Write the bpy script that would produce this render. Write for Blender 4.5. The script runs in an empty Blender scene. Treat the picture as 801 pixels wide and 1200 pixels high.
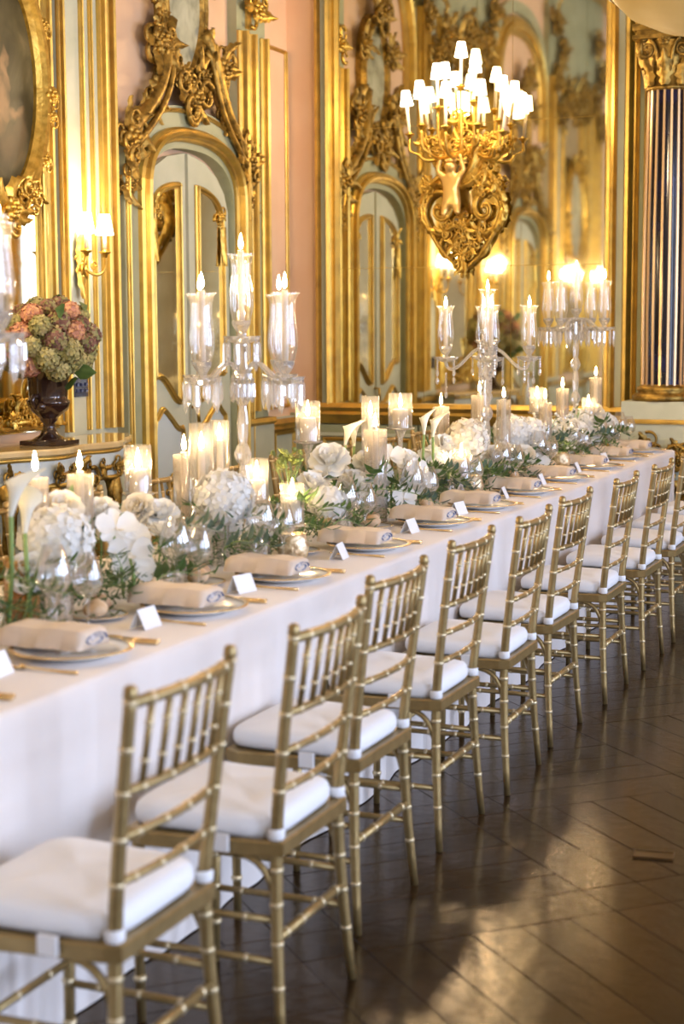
import bpy, bmesh, math, random
from mathutils import Vector, Matrix
S = bpy.context.scene
C = S.collection
PI = math.pi

# ------------------------------------------------------------------ camera
YAW, PITCH, ROLL, HGT, FPX = math.radians(22.661), math.radians(6.545), math.radians(-0.2836), 1.5385, 1898.2
_F = Vector((-math.sin(YAW)*math.cos(PITCH), math.cos(YAW)*math.cos(PITCH), -math.sin(PITCH)))
_R = Vector((math.cos(YAW), math.sin(YAW), 0))
_U = _R.cross(_F)
_R2 = _R*math.cos(ROLL) + _U*math.sin(ROLL)
_U2 = _R2.cross(_F)
cam_data = bpy.data.cameras.new('camera')
cam = bpy.data.objects.new('camera', cam_data)
C.objects.link(cam)
cam.matrix_world = Matrix(((_R2.x, _U2.x, -_F.x, 0), (_R2.y, _U2.y, -_F.y, 0), (_R2.z, _U2.z, -_F.z, HGT), (0, 0, 0, 1)))
cam_data.sensor_fit = 'HORIZONTAL'
cam_data.sensor_width = 24.0
cam_data.lens = FPX/801*24.0
cam_data.clip_end = 60
cam_data.dof.use_dof = True
cam_data.dof.focus_distance = 7.2
cam_data.dof.aperture_fstop = 3.0
S.camera = cam

# ------------------------------------------------------------------ world, daylight, exposure
world = bpy.data.worlds.new('sky')
S.world = world
world.use_nodes = True
bg = world.node_tree.nodes['Background']
bg.inputs[0].default_value = (0.62, 0.76, 1.0, 1)
bg.inputs[1].default_value = 1.0
XL, XR, YB, YE, ZC = -5.02, 3.6, -3.2, 11.03, 6.2      # left wall, right wall, back wall, end wall, ceiling
WINDOWS = [(-2.1, -0.5), (0.9, 2.5), (3.9, 5.5), (6.9, 8.5)]
for wy0, wy1 in WINDOWS:                              # daylight entering through the tall windows of the right wall
    ld = bpy.data.lights.new('window_daylight', 'AREA')
    ld.shape = 'RECTANGLE'; ld.size = 3.0; ld.size_y = wy1-wy0
    ld.energy = 200; ld.color = (0.56, 0.69, 1.0)
    lo = bpy.data.objects.new('window_daylight', ld); C.objects.link(lo)
    lo.location = (XR+0.25, (wy0+wy1)/2, 2.0)
    lo.rotation_euler = (0, math.radians(90), 0)
vs = S.view_settings
vs.view_transform = 'Standard'; vs.look = 'None'; vs.gamma = 1.0; vs.use_curve_mapping = False
vs.exposure = 0.24
cy = S.cycles
cy.max_bounces = 9; cy.diffuse_bounces = 4; cy.glossy_bounces = 5; cy.transmission_bounces = 6
cy.transparent_max_bounces = 40
cy.caustics_reflective = False; cy.caustics_refractive = False
cy.sample_clamp_indirect = 6.0
cy.use_denoising = True

# ------------------------------------------------------------------ materials
def mat(name, col, rough=0.5, metal=0.0, noise=None, spec=0.5, coat=0.0, sheen=0.0, sub=0.0, bump=0.0, bscale=40, emit=None, estr=0.0, trans=0.0):
    m = bpy.data.materials.new(name); m.use_nodes = True
    nt = m.node_tree; b = nt.nodes['Principled BSDF']
    b.inputs['Base Color'].default_value = (*col, 1)
    b.inputs['Roughness'].default_value = rough
    b.inputs['Metallic'].default_value = metal
    b.inputs['Specular IOR Level'].default_value = spec
    b.inputs['Coat Weight'].default_value = coat
    b.inputs['Coat Roughness'].default_value = 0.08
    b.inputs['Sheen Weight'].default_value = sheen
    if emit:
        b.inputs['Emission Color'].default_value = (*emit, 1); b.inputs['Emission Strength'].default_value = estr
    tc = nt.nodes.new('ShaderNodeTexCoord')
    if noise:
        col2, sc, lo, hi = noise
        n = nt.nodes.new('ShaderNodeTexNoise'); n.inputs['Scale'].default_value = sc; n.inputs['Detail'].default_value = 5
        r = nt.nodes.new('ShaderNodeValToRGB')
        r.color_ramp.elements[0].position = lo; r.color_ramp.elements[1].position = hi
        r.color_ramp.elements[0].color = (*col, 1); r.color_ramp.elements[1].color = (*col2, 1)
        nt.links.new(tc.outputs['Object'], n.inputs['Vector'])
        nt.links.new(n.outputs['Fac'], r.inputs['Fac'])
        nt.links.new(r.outputs['Color'], b.inputs['Base Color'])
    if bump:
        n2 = nt.nodes.new('ShaderNodeTexNoise'); n2.inputs['Scale'].default_value = bscale; n2.inputs['Detail'].default_value = 4
        bp = nt.nodes.new('ShaderNodeBump'); bp.inputs['Strength'].default_value = bump; bp.inputs['Distance'].default_value = 0.01
        nt.links.new(tc.outputs['Object'], n2.inputs['Vector'])
        nt.links.new(n2.outputs['Fac'], bp.inputs['Height'])
        nt.links.new(bp.outputs['Normal'], b.inputs['Normal'])
    return m

def thin_glass(name, tint=(1, 1, 1), base=0.05, edge=0.55, haze=0.0, rough=0.03, hazecol=(1, 0.97, 0.92)):
    m = bpy.data.materials.new(name); m.use_nodes = True
    nt = m.node_tree; nt.nodes.clear()
    out = nt.nodes.new('ShaderNodeOutputMaterial')
    tr = nt.nodes.new('ShaderNodeBsdfTransparent'); tr.inputs[0].default_value = (*tint, 1)
    gl = nt.nodes.new('ShaderNodeBsdfGlossy'); gl.inputs['Roughness'].default_value = rough
    lw = nt.nodes.new('ShaderNodeLayerWeight'); lw.inputs['Blend'].default_value = 0.35
    mr = nt.nodes.new('ShaderNodeMapRange'); mr.inputs['To Min'].default_value = base; mr.inputs['To Max'].default_value = edge
    nt.links.new(lw.outputs['Facing'], mr.inputs['Value'])
    mx = nt.nodes.new('ShaderNodeMixShader')
    nt.links.new(mr.outputs[0], mx.inputs[0]); nt.links.new(tr.outputs[0], mx.inputs[1]); nt.links.new(gl.outputs[0], mx.inputs[2])
    last = mx
    if haze:
        d = nt.nodes.new('ShaderNodeBsdfTranslucent'); d.inputs[0].default_value = (*hazecol, 1)
        d2 = nt.nodes.new('ShaderNodeBsdfDiffuse'); d2.inputs[0].default_value = (*hazecol, 1)
        md = nt.nodes.new('ShaderNodeMixShader'); md.inputs[0].default_value = 0.5
        nt.links.new(d.outputs[0], md.inputs[1]); nt.links.new(d2.outputs[0], md.inputs[2])
        m2 = nt.nodes.new('ShaderNodeMixShader'); m2.inputs[0].default_value = haze
        nt.links.new(mx.outputs[0], m2.inputs[1]); nt.links.new(md.outputs[0], m2.inputs[2])
        last = m2
    nt.links.new(last.outputs[0], out.inputs[0])
    return m

def emitter(name, col, strength):
    m = bpy.data.materials.new(name); m.use_nodes = True
    nt = m.node_tree; nt.nodes.clear()
    out = nt.nodes.new('ShaderNodeOutputMaterial'); e = nt.nodes.new('ShaderNodeEmission')
    e.inputs[0].default_value = (*col, 1); e.inputs[1].default_value = strength
    nt.links.new(e.outputs[0], out.inputs[0])
    return m

def petal_mat(name, c1, c2, rough=0.6, transl=0.3, scale=14):
    m = bpy.data.materials.new(name); m.use_nodes = True
    nt = m.node_tree; b = nt.nodes['Principled BSDF']; out = nt.nodes['Material Output']
    tc = nt.nodes.new('ShaderNodeTexCoord'); n = nt.nodes.new('ShaderNodeTexNoise'); n.inputs['Scale'].default_value = scale
    r = nt.nodes.new('ShaderNodeValToRGB'); r.color_ramp.elements[0].position = 0.35; r.color_ramp.elements[1].position = 0.68
    r.color_ramp.elements[0].color = (*c1, 1); r.color_ramp.elements[1].color = (*c2, 1)
    nt.links.new(tc.outputs['Object'], n.inputs['Vector']); nt.links.new(n.outputs['Fac'], r.inputs['Fac'])
    nt.links.new(r.outputs['Color'], b.inputs['Base Color']); b.inputs['Roughness'].default_value = rough
    b.inputs['Specular IOR Level'].default_value = 0.3
    t = nt.nodes.new('ShaderNodeBsdfTranslucent'); nt.links.new(r.outputs['Color'], t.inputs[0])
    mx = nt.nodes.new('ShaderNodeMixShader'); mx.inputs[0].default_value = transl
    nt.links.new(b.outputs[0], mx.inputs[1]); nt.links.new(t.outputs[0], mx.inputs[2]); nt.links.new(mx.outputs[0], out.inputs[0])
    return m

M = {}
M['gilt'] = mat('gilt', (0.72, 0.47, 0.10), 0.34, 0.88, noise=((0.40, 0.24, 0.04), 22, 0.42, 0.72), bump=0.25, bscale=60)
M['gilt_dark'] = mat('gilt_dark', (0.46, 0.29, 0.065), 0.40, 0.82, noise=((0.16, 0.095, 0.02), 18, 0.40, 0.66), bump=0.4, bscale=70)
M['gilt_trim'] = mat('gilt_trim', (0.70, 0.47, 0.11), 0.38, 0.8, noise=((0.50, 0.33, 0.09), 9, 0.40, 0.70), bump=0.1)
M['chair_gold'] = mat('chair_gold', (0.40, 0.28, 0.115), 0.36, 0.65, noise=((0.32, 0.22, 0.085), 30, 0.4, 0.7))
M['chair_band'] = mat('chair_band', (0.74, 0.60, 0.36), 0.3, 0.55)
M['cutlery'] = mat('cutlery_gold', (0.90, 0.66, 0.34), 0.22, 0.95)
M['green'] = mat('sage_paint', (0.42, 0.43, 0.27), 0.5, noise=((0.35, 0.37, 0.22), 6, 0.4, 0.7))
M['green_pale'] = mat('pale_sage_paint', (0.60, 0.61, 0.47), 0.45, noise=((0.53, 0.55, 0.41), 5, 0.4, 0.7))
M['pink'] = mat('peach_paint', (0.86, 0.60, 0.40), 0.6, noise=((0.82, 0.54, 0.34), 3, 0.35, 0.7))
M['white_plaster'] = mat('plaster', (0.80, 0.70, 0.52), 0.7)
M['mirror'] = mat('antique_mirror', (0.80, 0.76, 0.60), 0.035, 1.0, noise=((0.68, 0.64, 0.48), 4, 0.45, 0.8))
M['cloth'] = mat('ivory_linen', (0.88, 0.80, 0.73), 0.8, sheen=0.1, noise=((0.85, 0.77, 0.70), 3, 0.35, 0.7), bump=0.08, bscale=260)
M['cushion'] = mat('white_cushion_cloth', (0.88, 0.86, 0.84), 0.75, sheen=0.2, bump=0.06, bscale=150)
M['napkin'] = mat('beige_napkin', (0.80, 0.66, 0.52), 0.8, noise=((0.76, 0.61, 0.47), 20, 0.4, 0.7), bump=0.06, bscale=200)
M['china'] = mat('white_china', (0.88, 0.87, 0.86), 0.12, coat=0.5)
M['china_rim'] = mat('gold_china_rim', (0.86, 0.62, 0.28), 0.22, 0.9)
M['card'] = mat('white_card', (0.9, 0.89, 0.87), 0.7)
M['wax'] = petal_mat('ivory_wax', (0.95, 0.86, 0.72), (0.96, 0.88, 0.75), 0.45, 0.35, 6)
M['wick'] = mat('wick', (0.03, 0.02, 0.02), 0.9)
M['flame'] = emitter('flame', (1.0, 0.70, 0.36), 320)
M['bulb'] = emitter('lamp_shade_glow', (1.0, 0.82, 0.54), 10.0)
M['glass'] = thin_glass('clear_glass', base=0.09, edge=0.65, haze=0.05)
M['glass_rib'] = thin_glass('ribbed_glass', tint=(1, 0.98, 0.95), base=0.14, edge=0.55, haze=0.16, rough=0.15, hazecol=(0.95, 0.88, 0.78))
M['wine'] = thin_glass('wine_glass', base=0.18, edge=0.95, haze=0.04, rough=0.02)
M['crystal'] = thin_glass('cut_crystal', base=0.30, edge=0.85, haze=0.24, rough=0.05, hazecol=(0.98, 0.95, 0.90))
M['amber'] = thin_glass('amber_glass', tint=(0.95, 0.68, 0.25), base=0.12, edge=0.6, haze=0.25, hazecol=(0.9, 0.6, 0.2))
M['mercury'] = mat('mercury_glass', (0.92, 0.76, 0.50), 0.22, 0.7, noise=((0.55, 0.40, 0.22), 45, 0.45, 0.62), bump=0.6, bscale=70)
M['urn'] = mat('dark_bronze_urn', (0.035, 0.016, 0.012), 0.16, 0.2, coat=0.7)
M['lapis'] = mat('navy_lacquer', (0.006, 0.004, 0.010), 0.14, coat=0.25, spec=0.3, noise=((0.010, 0.008, 0.085), 5, 0.5, 0.8))
M['fillet'] = mat('rose_gilt_fillet', (0.80, 0.55, 0.30), 0.35, 0.6)
M['marble'] = mat('ochre_marble', (0.72, 0.56, 0.30), 0.12, coat=0.6, noise=((0.60, 0.42, 0.18), 7, 0.35, 0.7))
M['blue_paint'] = mat('pale_blue_paint', (0.62, 0.70, 0.72), 0.45)
M['plate_dark'] = mat('dark_blue_plate', (0.012, 0.016, 0.05), 0.25, coat=0.4)
M['plate_btn'] = mat('button_blue', (0.025, 0.035, 0.10), 0.3)
M['wood'] = mat('dark_oak', (0.030, 0.016, 0.006), 0.19, noise=((0.015, 0.008, 0.0035), 9, 0.35, 0.7), spec=0.40, bump=0.12, bscale=18)
M['wood2'] = mat('mid_oak', (0.040, 0.021, 0.008), 0.18, noise=((0.021, 0.011, 0.0045), 7, 0.35, 0.7), spec=0.40, bump=0.12, bscale=22)
for k_ in ('wood', 'wood2'): M[k_].node_tree.nodes['Principled BSDF'].inputs['Specular Tint'].default_value = (1.0, 0.64, 0.26, 1)
M['wood_gap'] = mat('parquet_bed', (0.012, 0.007, 0.004), 0.6)
M['brass'] = mat('aged_brass', (0.11, 0.068, 0.026), 0.42, 0.8)
M['bread'] = mat('bread_crust', (0.62, 0.38, 0.18), 0.7, noise=((0.80, 0.62, 0.42), 18, 0.4, 0.65), bump=0.3, bscale=40)
M['bread_dark'] = mat('dark_bread_crust', (0.36, 0.20, 0.10), 0.7, noise=((0.58, 0.40, 0.24), 18, 0.4, 0.65), bump=0.3, bscale=40)
M['white_petal'] = petal_mat('white_petal', (0.93, 0.91, 0.86), (0.90, 0.89, 0.83), transl=0.3)
M['cream_petal'] = petal_mat('cream_petal', (0.94, 0.87, 0.72), (0.93, 0.89, 0.80), transl=0.3)
M['calla'] = petal_mat('calla_petal', (0.92, 0.90, 0.80), (0.86, 0.85, 0.66), transl=0.25, scale=6)
M['yellow'] = mat('yellow_spadix', (0.85, 0.60, 0.08), 0.6)
M['leaf'] = petal_mat('green_leaf', (0.055, 0.115, 0.035), (0.10, 0.18, 0.05), 0.4, 0.2)
M['leaf_grey'] = petal_mat('blue_green_leaf', (0.07, 0.13, 0.10), (0.13, 0.20, 0.15), 0.5, 0.2)
M['leaf_lime'] = petal_mat('lime_leaf', (0.25, 0.32, 0.08), (0.40, 0.42, 0.14), 0.5, 0.25)
M['fern'] = petal_mat('fern_green', (0.05, 0.11, 0.035), (0.12, 0.20, 0.07), 0.6, 0.2, 5)
M['stem'] = petal_mat('stem_green', (0.24, 0.36, 0.10), (0.32, 0.44, 0.16), 0.5, 0.1)
M['dry_peach'] = petal_mat('dry_peach', (0.80, 0.47, 0.26), (0.66, 0.34, 0.18), transl=0.2)
M['dry_pink'] = petal_mat('dry_pink', (0.66, 0.34, 0.24), (0.46, 0.22, 0.16), transl=0.2)
M['dry_mauve'] = petal_mat('dry_mauve', (0.20, 0.095, 0.075), (0.36, 0.20, 0.14), transl=0.2)
M['dry_green'] = petal_mat('dry_green', (0.44, 0.41, 0.15), (0.56, 0.48, 0.22), transl=0.2)
M['dry_olive'] = petal_mat('dry_olive', (0.30, 0.30, 0.12), (0.45, 0.36, 0.18), transl=0.2)
M['alabaster'] = mat('alabaster_bowl', (0.66, 0.47, 0.19), 0.45, emit=(1.0, 0.62, 0.16), estr=0.12, noise=((0.58, 0.39, 0.14), 4, 0.4, 0.7))
M['alab_rim'] = mat('alabaster_rim', (0.86, 0.74, 0.56), 0.4)
M['putto'] = mat('gilded_figure', (0.86, 0.58, 0.20), 0.34, 0.75, bump=0.1)
M['pane'] = thin_glass('window_glass', base=0.03, edge=0.3)

def painting_material(name, dark, mid, pale, sc):
    m = bpy.data.materials.new(name); m.use_nodes = True
    nt = m.node_tree; b = nt.nodes['Principled BSDF']; b.inputs['Roughness'].default_value = 0.35
    tc = nt.nodes.new('ShaderNodeTexCoord')
    n1 = nt.nodes.new('ShaderNodeTexNoise'); n1.inputs['Scale'].default_value = sc; n1.inputs['Detail'].default_value = 6; n1.inputs['Distortion'].default_value = 0.8
    r1 = nt.nodes.new('ShaderNodeValToRGB')
    r1.color_ramp.elements[0].position = 0.34; r1.color_ramp.elements[1].position = 0.56
    r1.color_ramp.elements[0].color = (*dark, 1); r1.color_ramp.elements[1].color = (*mid, 1)
    e = r1.color_ramp.elements.new(0.70); e.color = (*pale, 1)
    nt.links.new(tc.outputs['Object'], n1.inputs['Vector']); nt.links.new(n1.outputs['Fac'], r1.inputs['Fac'])
    nt.links.new(r1.outputs['Color'], b.inputs['Base Color'])
    return m
M['painting'] = painting_material('oil_landscape', (0.035, 0.032, 0.016), (0.10, 0.085, 0.04), (0.20, 0.155, 0.075), 3.4)
def add_figures(m, blobs):
    nt = m.node_tree; bs = nt.nodes['Principled BSDF']; last = bs.inputs['Base Color'].links[0].from_socket
    tc = nt.nodes.new('ShaderNodeTexCoord'); nz = nt.nodes.new('ShaderNodeTexNoise'); nz.inputs['Scale'].default_value = 9
    ad = nt.nodes.new('ShaderNodeMixRGB'); ad.blend_type = 'LINEAR_LIGHT'; ad.inputs[0].default_value = 0.07
    nt.links.new(tc.outputs['Object'], nz.inputs['Vector']); nt.links.new(tc.outputs['Object'], ad.inputs[1]); nt.links.new(nz.outputs['Color'], ad.inputs[2])
    for (y, z, ry, rz, rot, col) in blobs:
        mp = nt.nodes.new('ShaderNodeMapping'); mp.vector_type = 'TEXTURE'
        mp.inputs['Location'].default_value = (0, y, z); mp.inputs['Rotation'].default_value = (rot, 0, 0); mp.inputs['Scale'].default_value = (1, ry, rz)
        g = nt.nodes.new('ShaderNodeTexGradient'); g.gradient_type = 'SPHERICAL'
        r = nt.nodes.new('ShaderNodeValToRGB'); r.color_ramp.elements[0].position = 0.05; r.color_ramp.elements[1].position = 0.75
        mx = nt.nodes.new('ShaderNodeMixRGB'); mx.inputs[2].default_value = (*col, 1)
        nt.links.new(ad.outputs[0], mp.inputs['Vector']); nt.links.new(mp.outputs[0], g.inputs[0]); nt.links.new(g.outputs['Fac'], r.inputs[0])
        nt.links.new(r.outputs['Color'], mx.inputs[0]); nt.links.new(last, mx.inputs[1]); last = mx.outputs[0]
    nt.links.new(last, bs.inputs['Base Color'])
FL_, DR_ = (0.36, 0.225, 0.11), (0.16, 0.115, 0.06)
add_figures(M['painting'], [(.12, -.33, .16, .14, .3, DR_), (.22, -.22, .07, .10, -.3, DR_), (-.16, -.36, .16, .16, 0, DR_), (.04, -.12, .075, .20, -.15, FL_), (.09, .06, .035, .13, .1, FL_), (.02, .0, .05, .06, 0, FL_), (-.12, -.12, .08, .20, .2, FL_), (-.10, .06, .05, .06, 0, FL_), (.15, -.16, .12, .04, .2, FL_)])
M['clouded'] = painting_material('clouded_mirror', (0.24, 0.24, 0.16), (0.52, 0.52, 0.38), (0.62, 0.62, 0.48), 5)
M['oval_dark'] = mat('dark_oval_glass', (0.02, 0.018, 0.014), 0.08, coat=1.0, noise=((0.10, 0.08, 0.04), 5, 0.5, 0.75))

# ------------------------------------------------------------------ mesh helpers
class MB:
    def __init__(s, T=None):
        s.v = []; s.f = []; s.m = []; s.sm = []; s.T = T
    def add(s, vs_, fs_, m=0, smooth=True):
        o = len(s.v)
        s.v += [s.T(*p) for p in vs_] if s.T else [tuple(p) for p in vs_]
        for f in fs_:
            s.f.append(tuple(i+o for i in f)); s.m.append(m); s.sm.append(smooth)
    def box(s, x0, x1, y0, y1, z0, z1, m=0):
        vs_ = [(x, y, z) for x in (x0, x1) for y in (y0, y1) for z in (z0, z1)]
        s.add(vs_, [(0, 1, 3, 2), (4, 6, 7, 5), (0, 4, 5, 1), (2, 3, 7, 6), (0, 2, 6, 4), (1, 5, 7, 3)], m, False)
    def tube(s, pts, r, n=8, m=0, cap=True, flat=None):
        P_ = [Vector(p) for p in pts]; k = len(P_)
        rr = r if isinstance(r, (list, tuple)) else [r]*k
        ts = []
        for i in range(k):
            t = (P_[min(i+1, k-1)]-P_[max(i-1, 0)])
            ts.append(t.normalized() if t.length > 1e-9 else Vector((0, 0, 1)))
        up = Vector((0, 0, 1)) if abs(ts[0].z) < 0.9 else Vector((1, 0, 0))
        nv = (up-ts[0]*up.dot(ts[0])).normalized()
        vs_ = []
        for i in range(k):
            nv = nv-ts[i]*nv.dot(ts[i])
            nv = nv.normalized() if nv.length > 1e-6 else ts[i].orthogonal().normalized()
            bv = ts[i].cross(nv)
            for j in range(n):
                a = 2*PI*j/n
                vs_.append(P_[i]+(nv*math.cos(a)+bv*math.sin(a)*(flat or 1))*rr[i])
        fs_ = [(i*n+j, i*n+(j+1) % n, (i+1)*n+(j+1) % n, (i+1)*n+j) for i in range(k-1) for j in range(n)]
        if cap:
            fs_ += [tuple(range(n-1, -1, -1)), tuple(range((k-1)*n, k*n))]
        s.add([tuple(p) for p in vs_], fs_, m)
    def lathe(s, prof, n=16, c=(0, 0, 0), m=0, cap=False, ripple=None):
        vs_ = []
        for q, (r, z) in enumerate(prof):
            for j in range(n):
                a = 2*PI*j/n
                rr = r*(1+(ripple[1]*math.cos(ripple[0]*a) if ripple else 0))
                vs_.append((c[0]+rr*math.cos(a), c[1]+rr*math.sin(a), c[2]+z))
        k = len(prof)
        fs_ = [(i*n+j, i*n+(j+1) % n, (i+1)*n+(j+1) % n, (i+1)*n+j) for i in range(k-1) for j in range(n)]
        if cap:
            fs_ += [tuple(range(n-1, -1, -1)), tuple(range((k-1)*n, k*n))]
        s.add(vs_, fs_, m)
    def ball(s, c, rx, ry=None, rz=None, n=10, k=6, m=0):
        ry = ry or rx; rz = rz or rx
        vs_ = [(c[0], c[1], c[2]-rz)]
        for i in range(1, k):
            ph = -PI/2+PI*i/k
            for j in range(n):
                a = 2*PI*j/n
                vs_.append((c[0]+rx*math.cos(ph)*math.cos(a), c[1]+ry*math.cos(ph)*math.sin(a), c[2]+rz*math.sin(ph)))
        vs_.append((c[0], c[1], c[2]+rz))
        fs_ = [(0, 1+(j+1) % n, 1+j) for j in range(n)]
        for i in range(k-2):
            fs_ += [(1+i*n+j, 1+i*n+(j+1) % n, 1+(i+1)*n+(j+1) % n, 1+(i+1)*n+j) for j in range(n)]
        last = len(vs_)-1; o = 1+(k-2)*n
        fs_ += [(o+j, o+(j+1) % n, last) for j in range(n)]
        s.add(vs_, fs_, m)
    def sweep(s, path, prof, closed=False, m=0, smooth=False):
        """moulding: path in the (u,v) plane, profile of (offset to the left of travel, relief w)"""
        k = len(path); nn = len(prof); vs_ = []
        for i in range(k):
            if closed:
                a, b, c_ = Vector(path[i-1]), Vector(path[i]), Vector(path[(i+1) % k])
            else:
                b = Vector(path[i]); a = Vector(path[i-1]) if i > 0 else None; c_ = Vector(path[i+1]) if i < k-1 else None
            d1 = (b-a).normalized() if a is not None else None
            d2 = (c_-b).normalized() if c_ is not None else None
            d1 = d1 or d2; d2 = d2 or d1
            n1 = Vector((-d1.y, d1.x)); n2 = Vector((-d2.y, d2.x))
            mn = (n1+n2)
            mn = mn.normalized() if mn.length > 1e-6 else n1
            sc = 1/max(0.45, mn.dot(n1))
            for (o, w) in prof:
                p = b+mn*o*sc
                vs_.append((p.x, p.y, w))
        rng = range(k) if closed else range(k-1)
        fs_ = [(i*nn+j, i*nn+j+1, ((i+1) % k)*nn+j+1, ((i+1) % k)*nn+j) for i in rng for j in range(nn-1)]
        if not closed:
            fs_ += [tuple(range(nn)), tuple(range((k-1)*nn+nn-1, (k-1)*nn-1, -1))]
        s.add(vs_, fs_, m, smooth)
    def mesh(s, name, mats):
        if mats == 'crystal': s.sm = [False]*len(s.f)
        me = bpy.data.meshes.new(name)
        me.from_pydata(s.v, [], s.f)
        for m_ in (mats if isinstance(mats, (list, tuple)) else [mats]):
            me.materials.append(M[m_] if isinstance(m_, str) else m_)
        me.polygons.foreach_set('material_index', s.m)
        me.polygons.foreach_set('use_smooth', s.sm)
        b = bmesh.new(); b.from_mesh(me)
        bmesh.ops.recalc_face_normals(b, faces=b.faces)
        b.to_mesh(me); b.free()
        me.update()
        return me
    def build(s, name, mats, parent=None):
        return link(name, s.mesh(name, mats), parent)

def link(name, me, parent=None, loc=None, rot=None, scale=None):
    o = bpy.data.objects.new(name, me); C.objects.link(o)
    if parent is not None: o.parent = parent
    if loc: o.location = loc
    if rot: o.rotation_euler = rot
    if scale: o.scale = scale if isinstance(scale, (tuple, list)) else (scale,)*3
    return o
def tag(o, label=None, cat=None, group=None, kind=None):
    if label: o['label'] = label
    if cat: o['category'] = cat
    if group: o['group'] = group
    if kind: o['kind'] = kind
    return o
def thing(name, label, cat, loc=(0, 0, 0), rotz=0, group=None, kind=None):
    o = bpy.data.objects.new(name, None); C.objects.link(o)
    o.empty_display_size = 0.05; o.location = loc; o.rotation_euler = (0, 0, rotz)
    return tag(o, label, cat, group, kind)
def dup(root, loc, rotz=0, label=None, group=None, scale=None):
    r = root.copy(); C.objects.link(r); r.location = loc; r.rotation_euler = (0, 0, rotz)
    if scale: r.scale = (scale,)*3
    if label: r['label'] = label
    if group: r['group'] = group
    for ch in list(root.children):
        c = ch.copy(); C.objects.link(c); c.parent = r
        for g in ch.children:
            d = g.copy(); C.objects.link(d); d.parent = c
    return r
ORD = ['first', 'second', 'third', 'fourth', 'fifth', 'sixth', 'seventh', 'eighth', 'ninth', 'tenth', 'eleventh', 'twelfth']
def zone(y):
    return 'beside the calla lilies' if y < 4.3 else 'by the lime green spray' if y < 5.4 else 'by the white orchids' if y < 6.55 else 'by the bead-hung candelabrum' if y < 8.3 else 'near the great mirror'
def WL(u, v, w): return (XL+w, u, v)          # relief on the left wall: u along the room, v up, w out of the wall
def WE(u, v, w): return (u, YE-w, v)          # relief on the end wall
def bez(pts, n=14):
    out = []
    for i in range(n+1):
        t = i/n; q = [Vector(p) for p in pts]
        while len(q) > 1: q = [q[j].lerp(q[j+1], t) for j in range(len(q)-1)]
        out.append(tuple(q[0]))
    return out

# carved ornament pieces, all in (u, v, w)
def scroll(mb, c, R, turns, a0, sgn, th, w0=0.0, m=0, n=26, sides=6):
    pts = []; rr = []
    for i in range(n+1):
        t = i/n; r = R*(1-t)**1.1+0.10*R; a = a0+sgn*turns*2*PI*t
        pts.append((c[0]+r*math.cos(a), c[1]+r*math.sin(a), w0+th*0.7+0.35*R*t*t)); rr.append(th*(1-0.55*t))
    mb.tube(pts, rr, sides, m)
    mb.ball((pts[-1][0], pts[-1][1], pts[-1][2]), th*0.75, n=6, k=4, m=m)
def acanthus(mb, p, ang, L, W, w0=0.0, curl=0.3, m=0, bend=0.0):
    rows = 9; vs_ = []
    x, y = p; a = ang
    for i in range(rows+1):
        t = i/rows
        wd = W*(math.sin(PI*min(1, 0.12+t*0.88))**0.7)*(1+0.30*math.sin(7*PI*t))*0.5
        if i == rows: wd = W*0.10
        nx, ny = -math.sin(a), math.cos(a)
        h = w0+0.02+curl*L*(t**2)*(1.0 if t < 0.85 else 0.8)
        vs_ += [(x+nx*wd, y+ny*wd, h-0.15*W), (x+nx*wd*0.45, y+ny*wd*0.45, h+0.05*W), (x, y, h+0.18*W), (x-nx*wd*0.45, y-ny*wd*0.45, h+0.05*W), (x-nx*wd, y-ny*wd, h-0.15*W)]
        x += math.cos(a)*L/rows; y += math.sin(a)*L/rows; a += bend/rows
    fs_ = [(i*5+j, i*5+j+1, i*5+j+6, i*5+j+5) for i in range(rows) for j in range(4)]
    mb.add(vs_, fs_, m)
def rosette(mb, c, r, w0=0.0, n=6, m=0):
    for ring, (k, f_, h) in enumerate(((n, 1.0, 0.25), (n-1, 0.62, 0.5))):
        for i in range(k):
            a = 2*PI*i/k+ring*0.5
            mb.ball((c[0]+math.cos(a)*r*0.55*f_, c[1]+math.sin(a)*r*0.55*f_, w0+r*h), r*0.42*f_, r*0.42*f_, r*0.26, 6, 4, m)
    mb.ball((c[0], c[1], w0+r*0.75), r*0.24, n=6, k=4, m=m)
def rocaille(mb, c, r, seed, n=7, w0=0.02, m=0, lean=None):
    rnd = random.Random(seed)
    for i in range(n):
        a = 2*PI*i/n+rnd.uniform(-0.4, 0.4)
        d = r*rnd.uniform(0.25, 0.6)
        p = (c[0]+d*math.cos(a), c[1]+d*math.sin(a))
        k = rnd.random()
        if k < 0.60:
            scroll(mb, p, r*rnd.uniform(0.26, 0.42), rnd.uniform(1.0, 1.6), rnd.uniform(0, 6), rnd.choice((-1, 1)), r*0.085, w0+r*rnd.uniform(0, .25), m, 18, 5)
        else:
            acanthus(mb, (c[0]+0.3*d*math.cos(a), c[1]+0.3*d*math.sin(a)), a+rnd.uniform(-.4, .4), r*rnd.uniform(0.7, 1.05), r*rnd.uniform(0.32, 0.5), w0+r*0.1, rnd.uniform(0.1, 0.4), m, rnd.uniform(-1.5, 1.5))
    rosette(mb, c, r*0.38, w0+r*0.15, 6, m)

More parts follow.
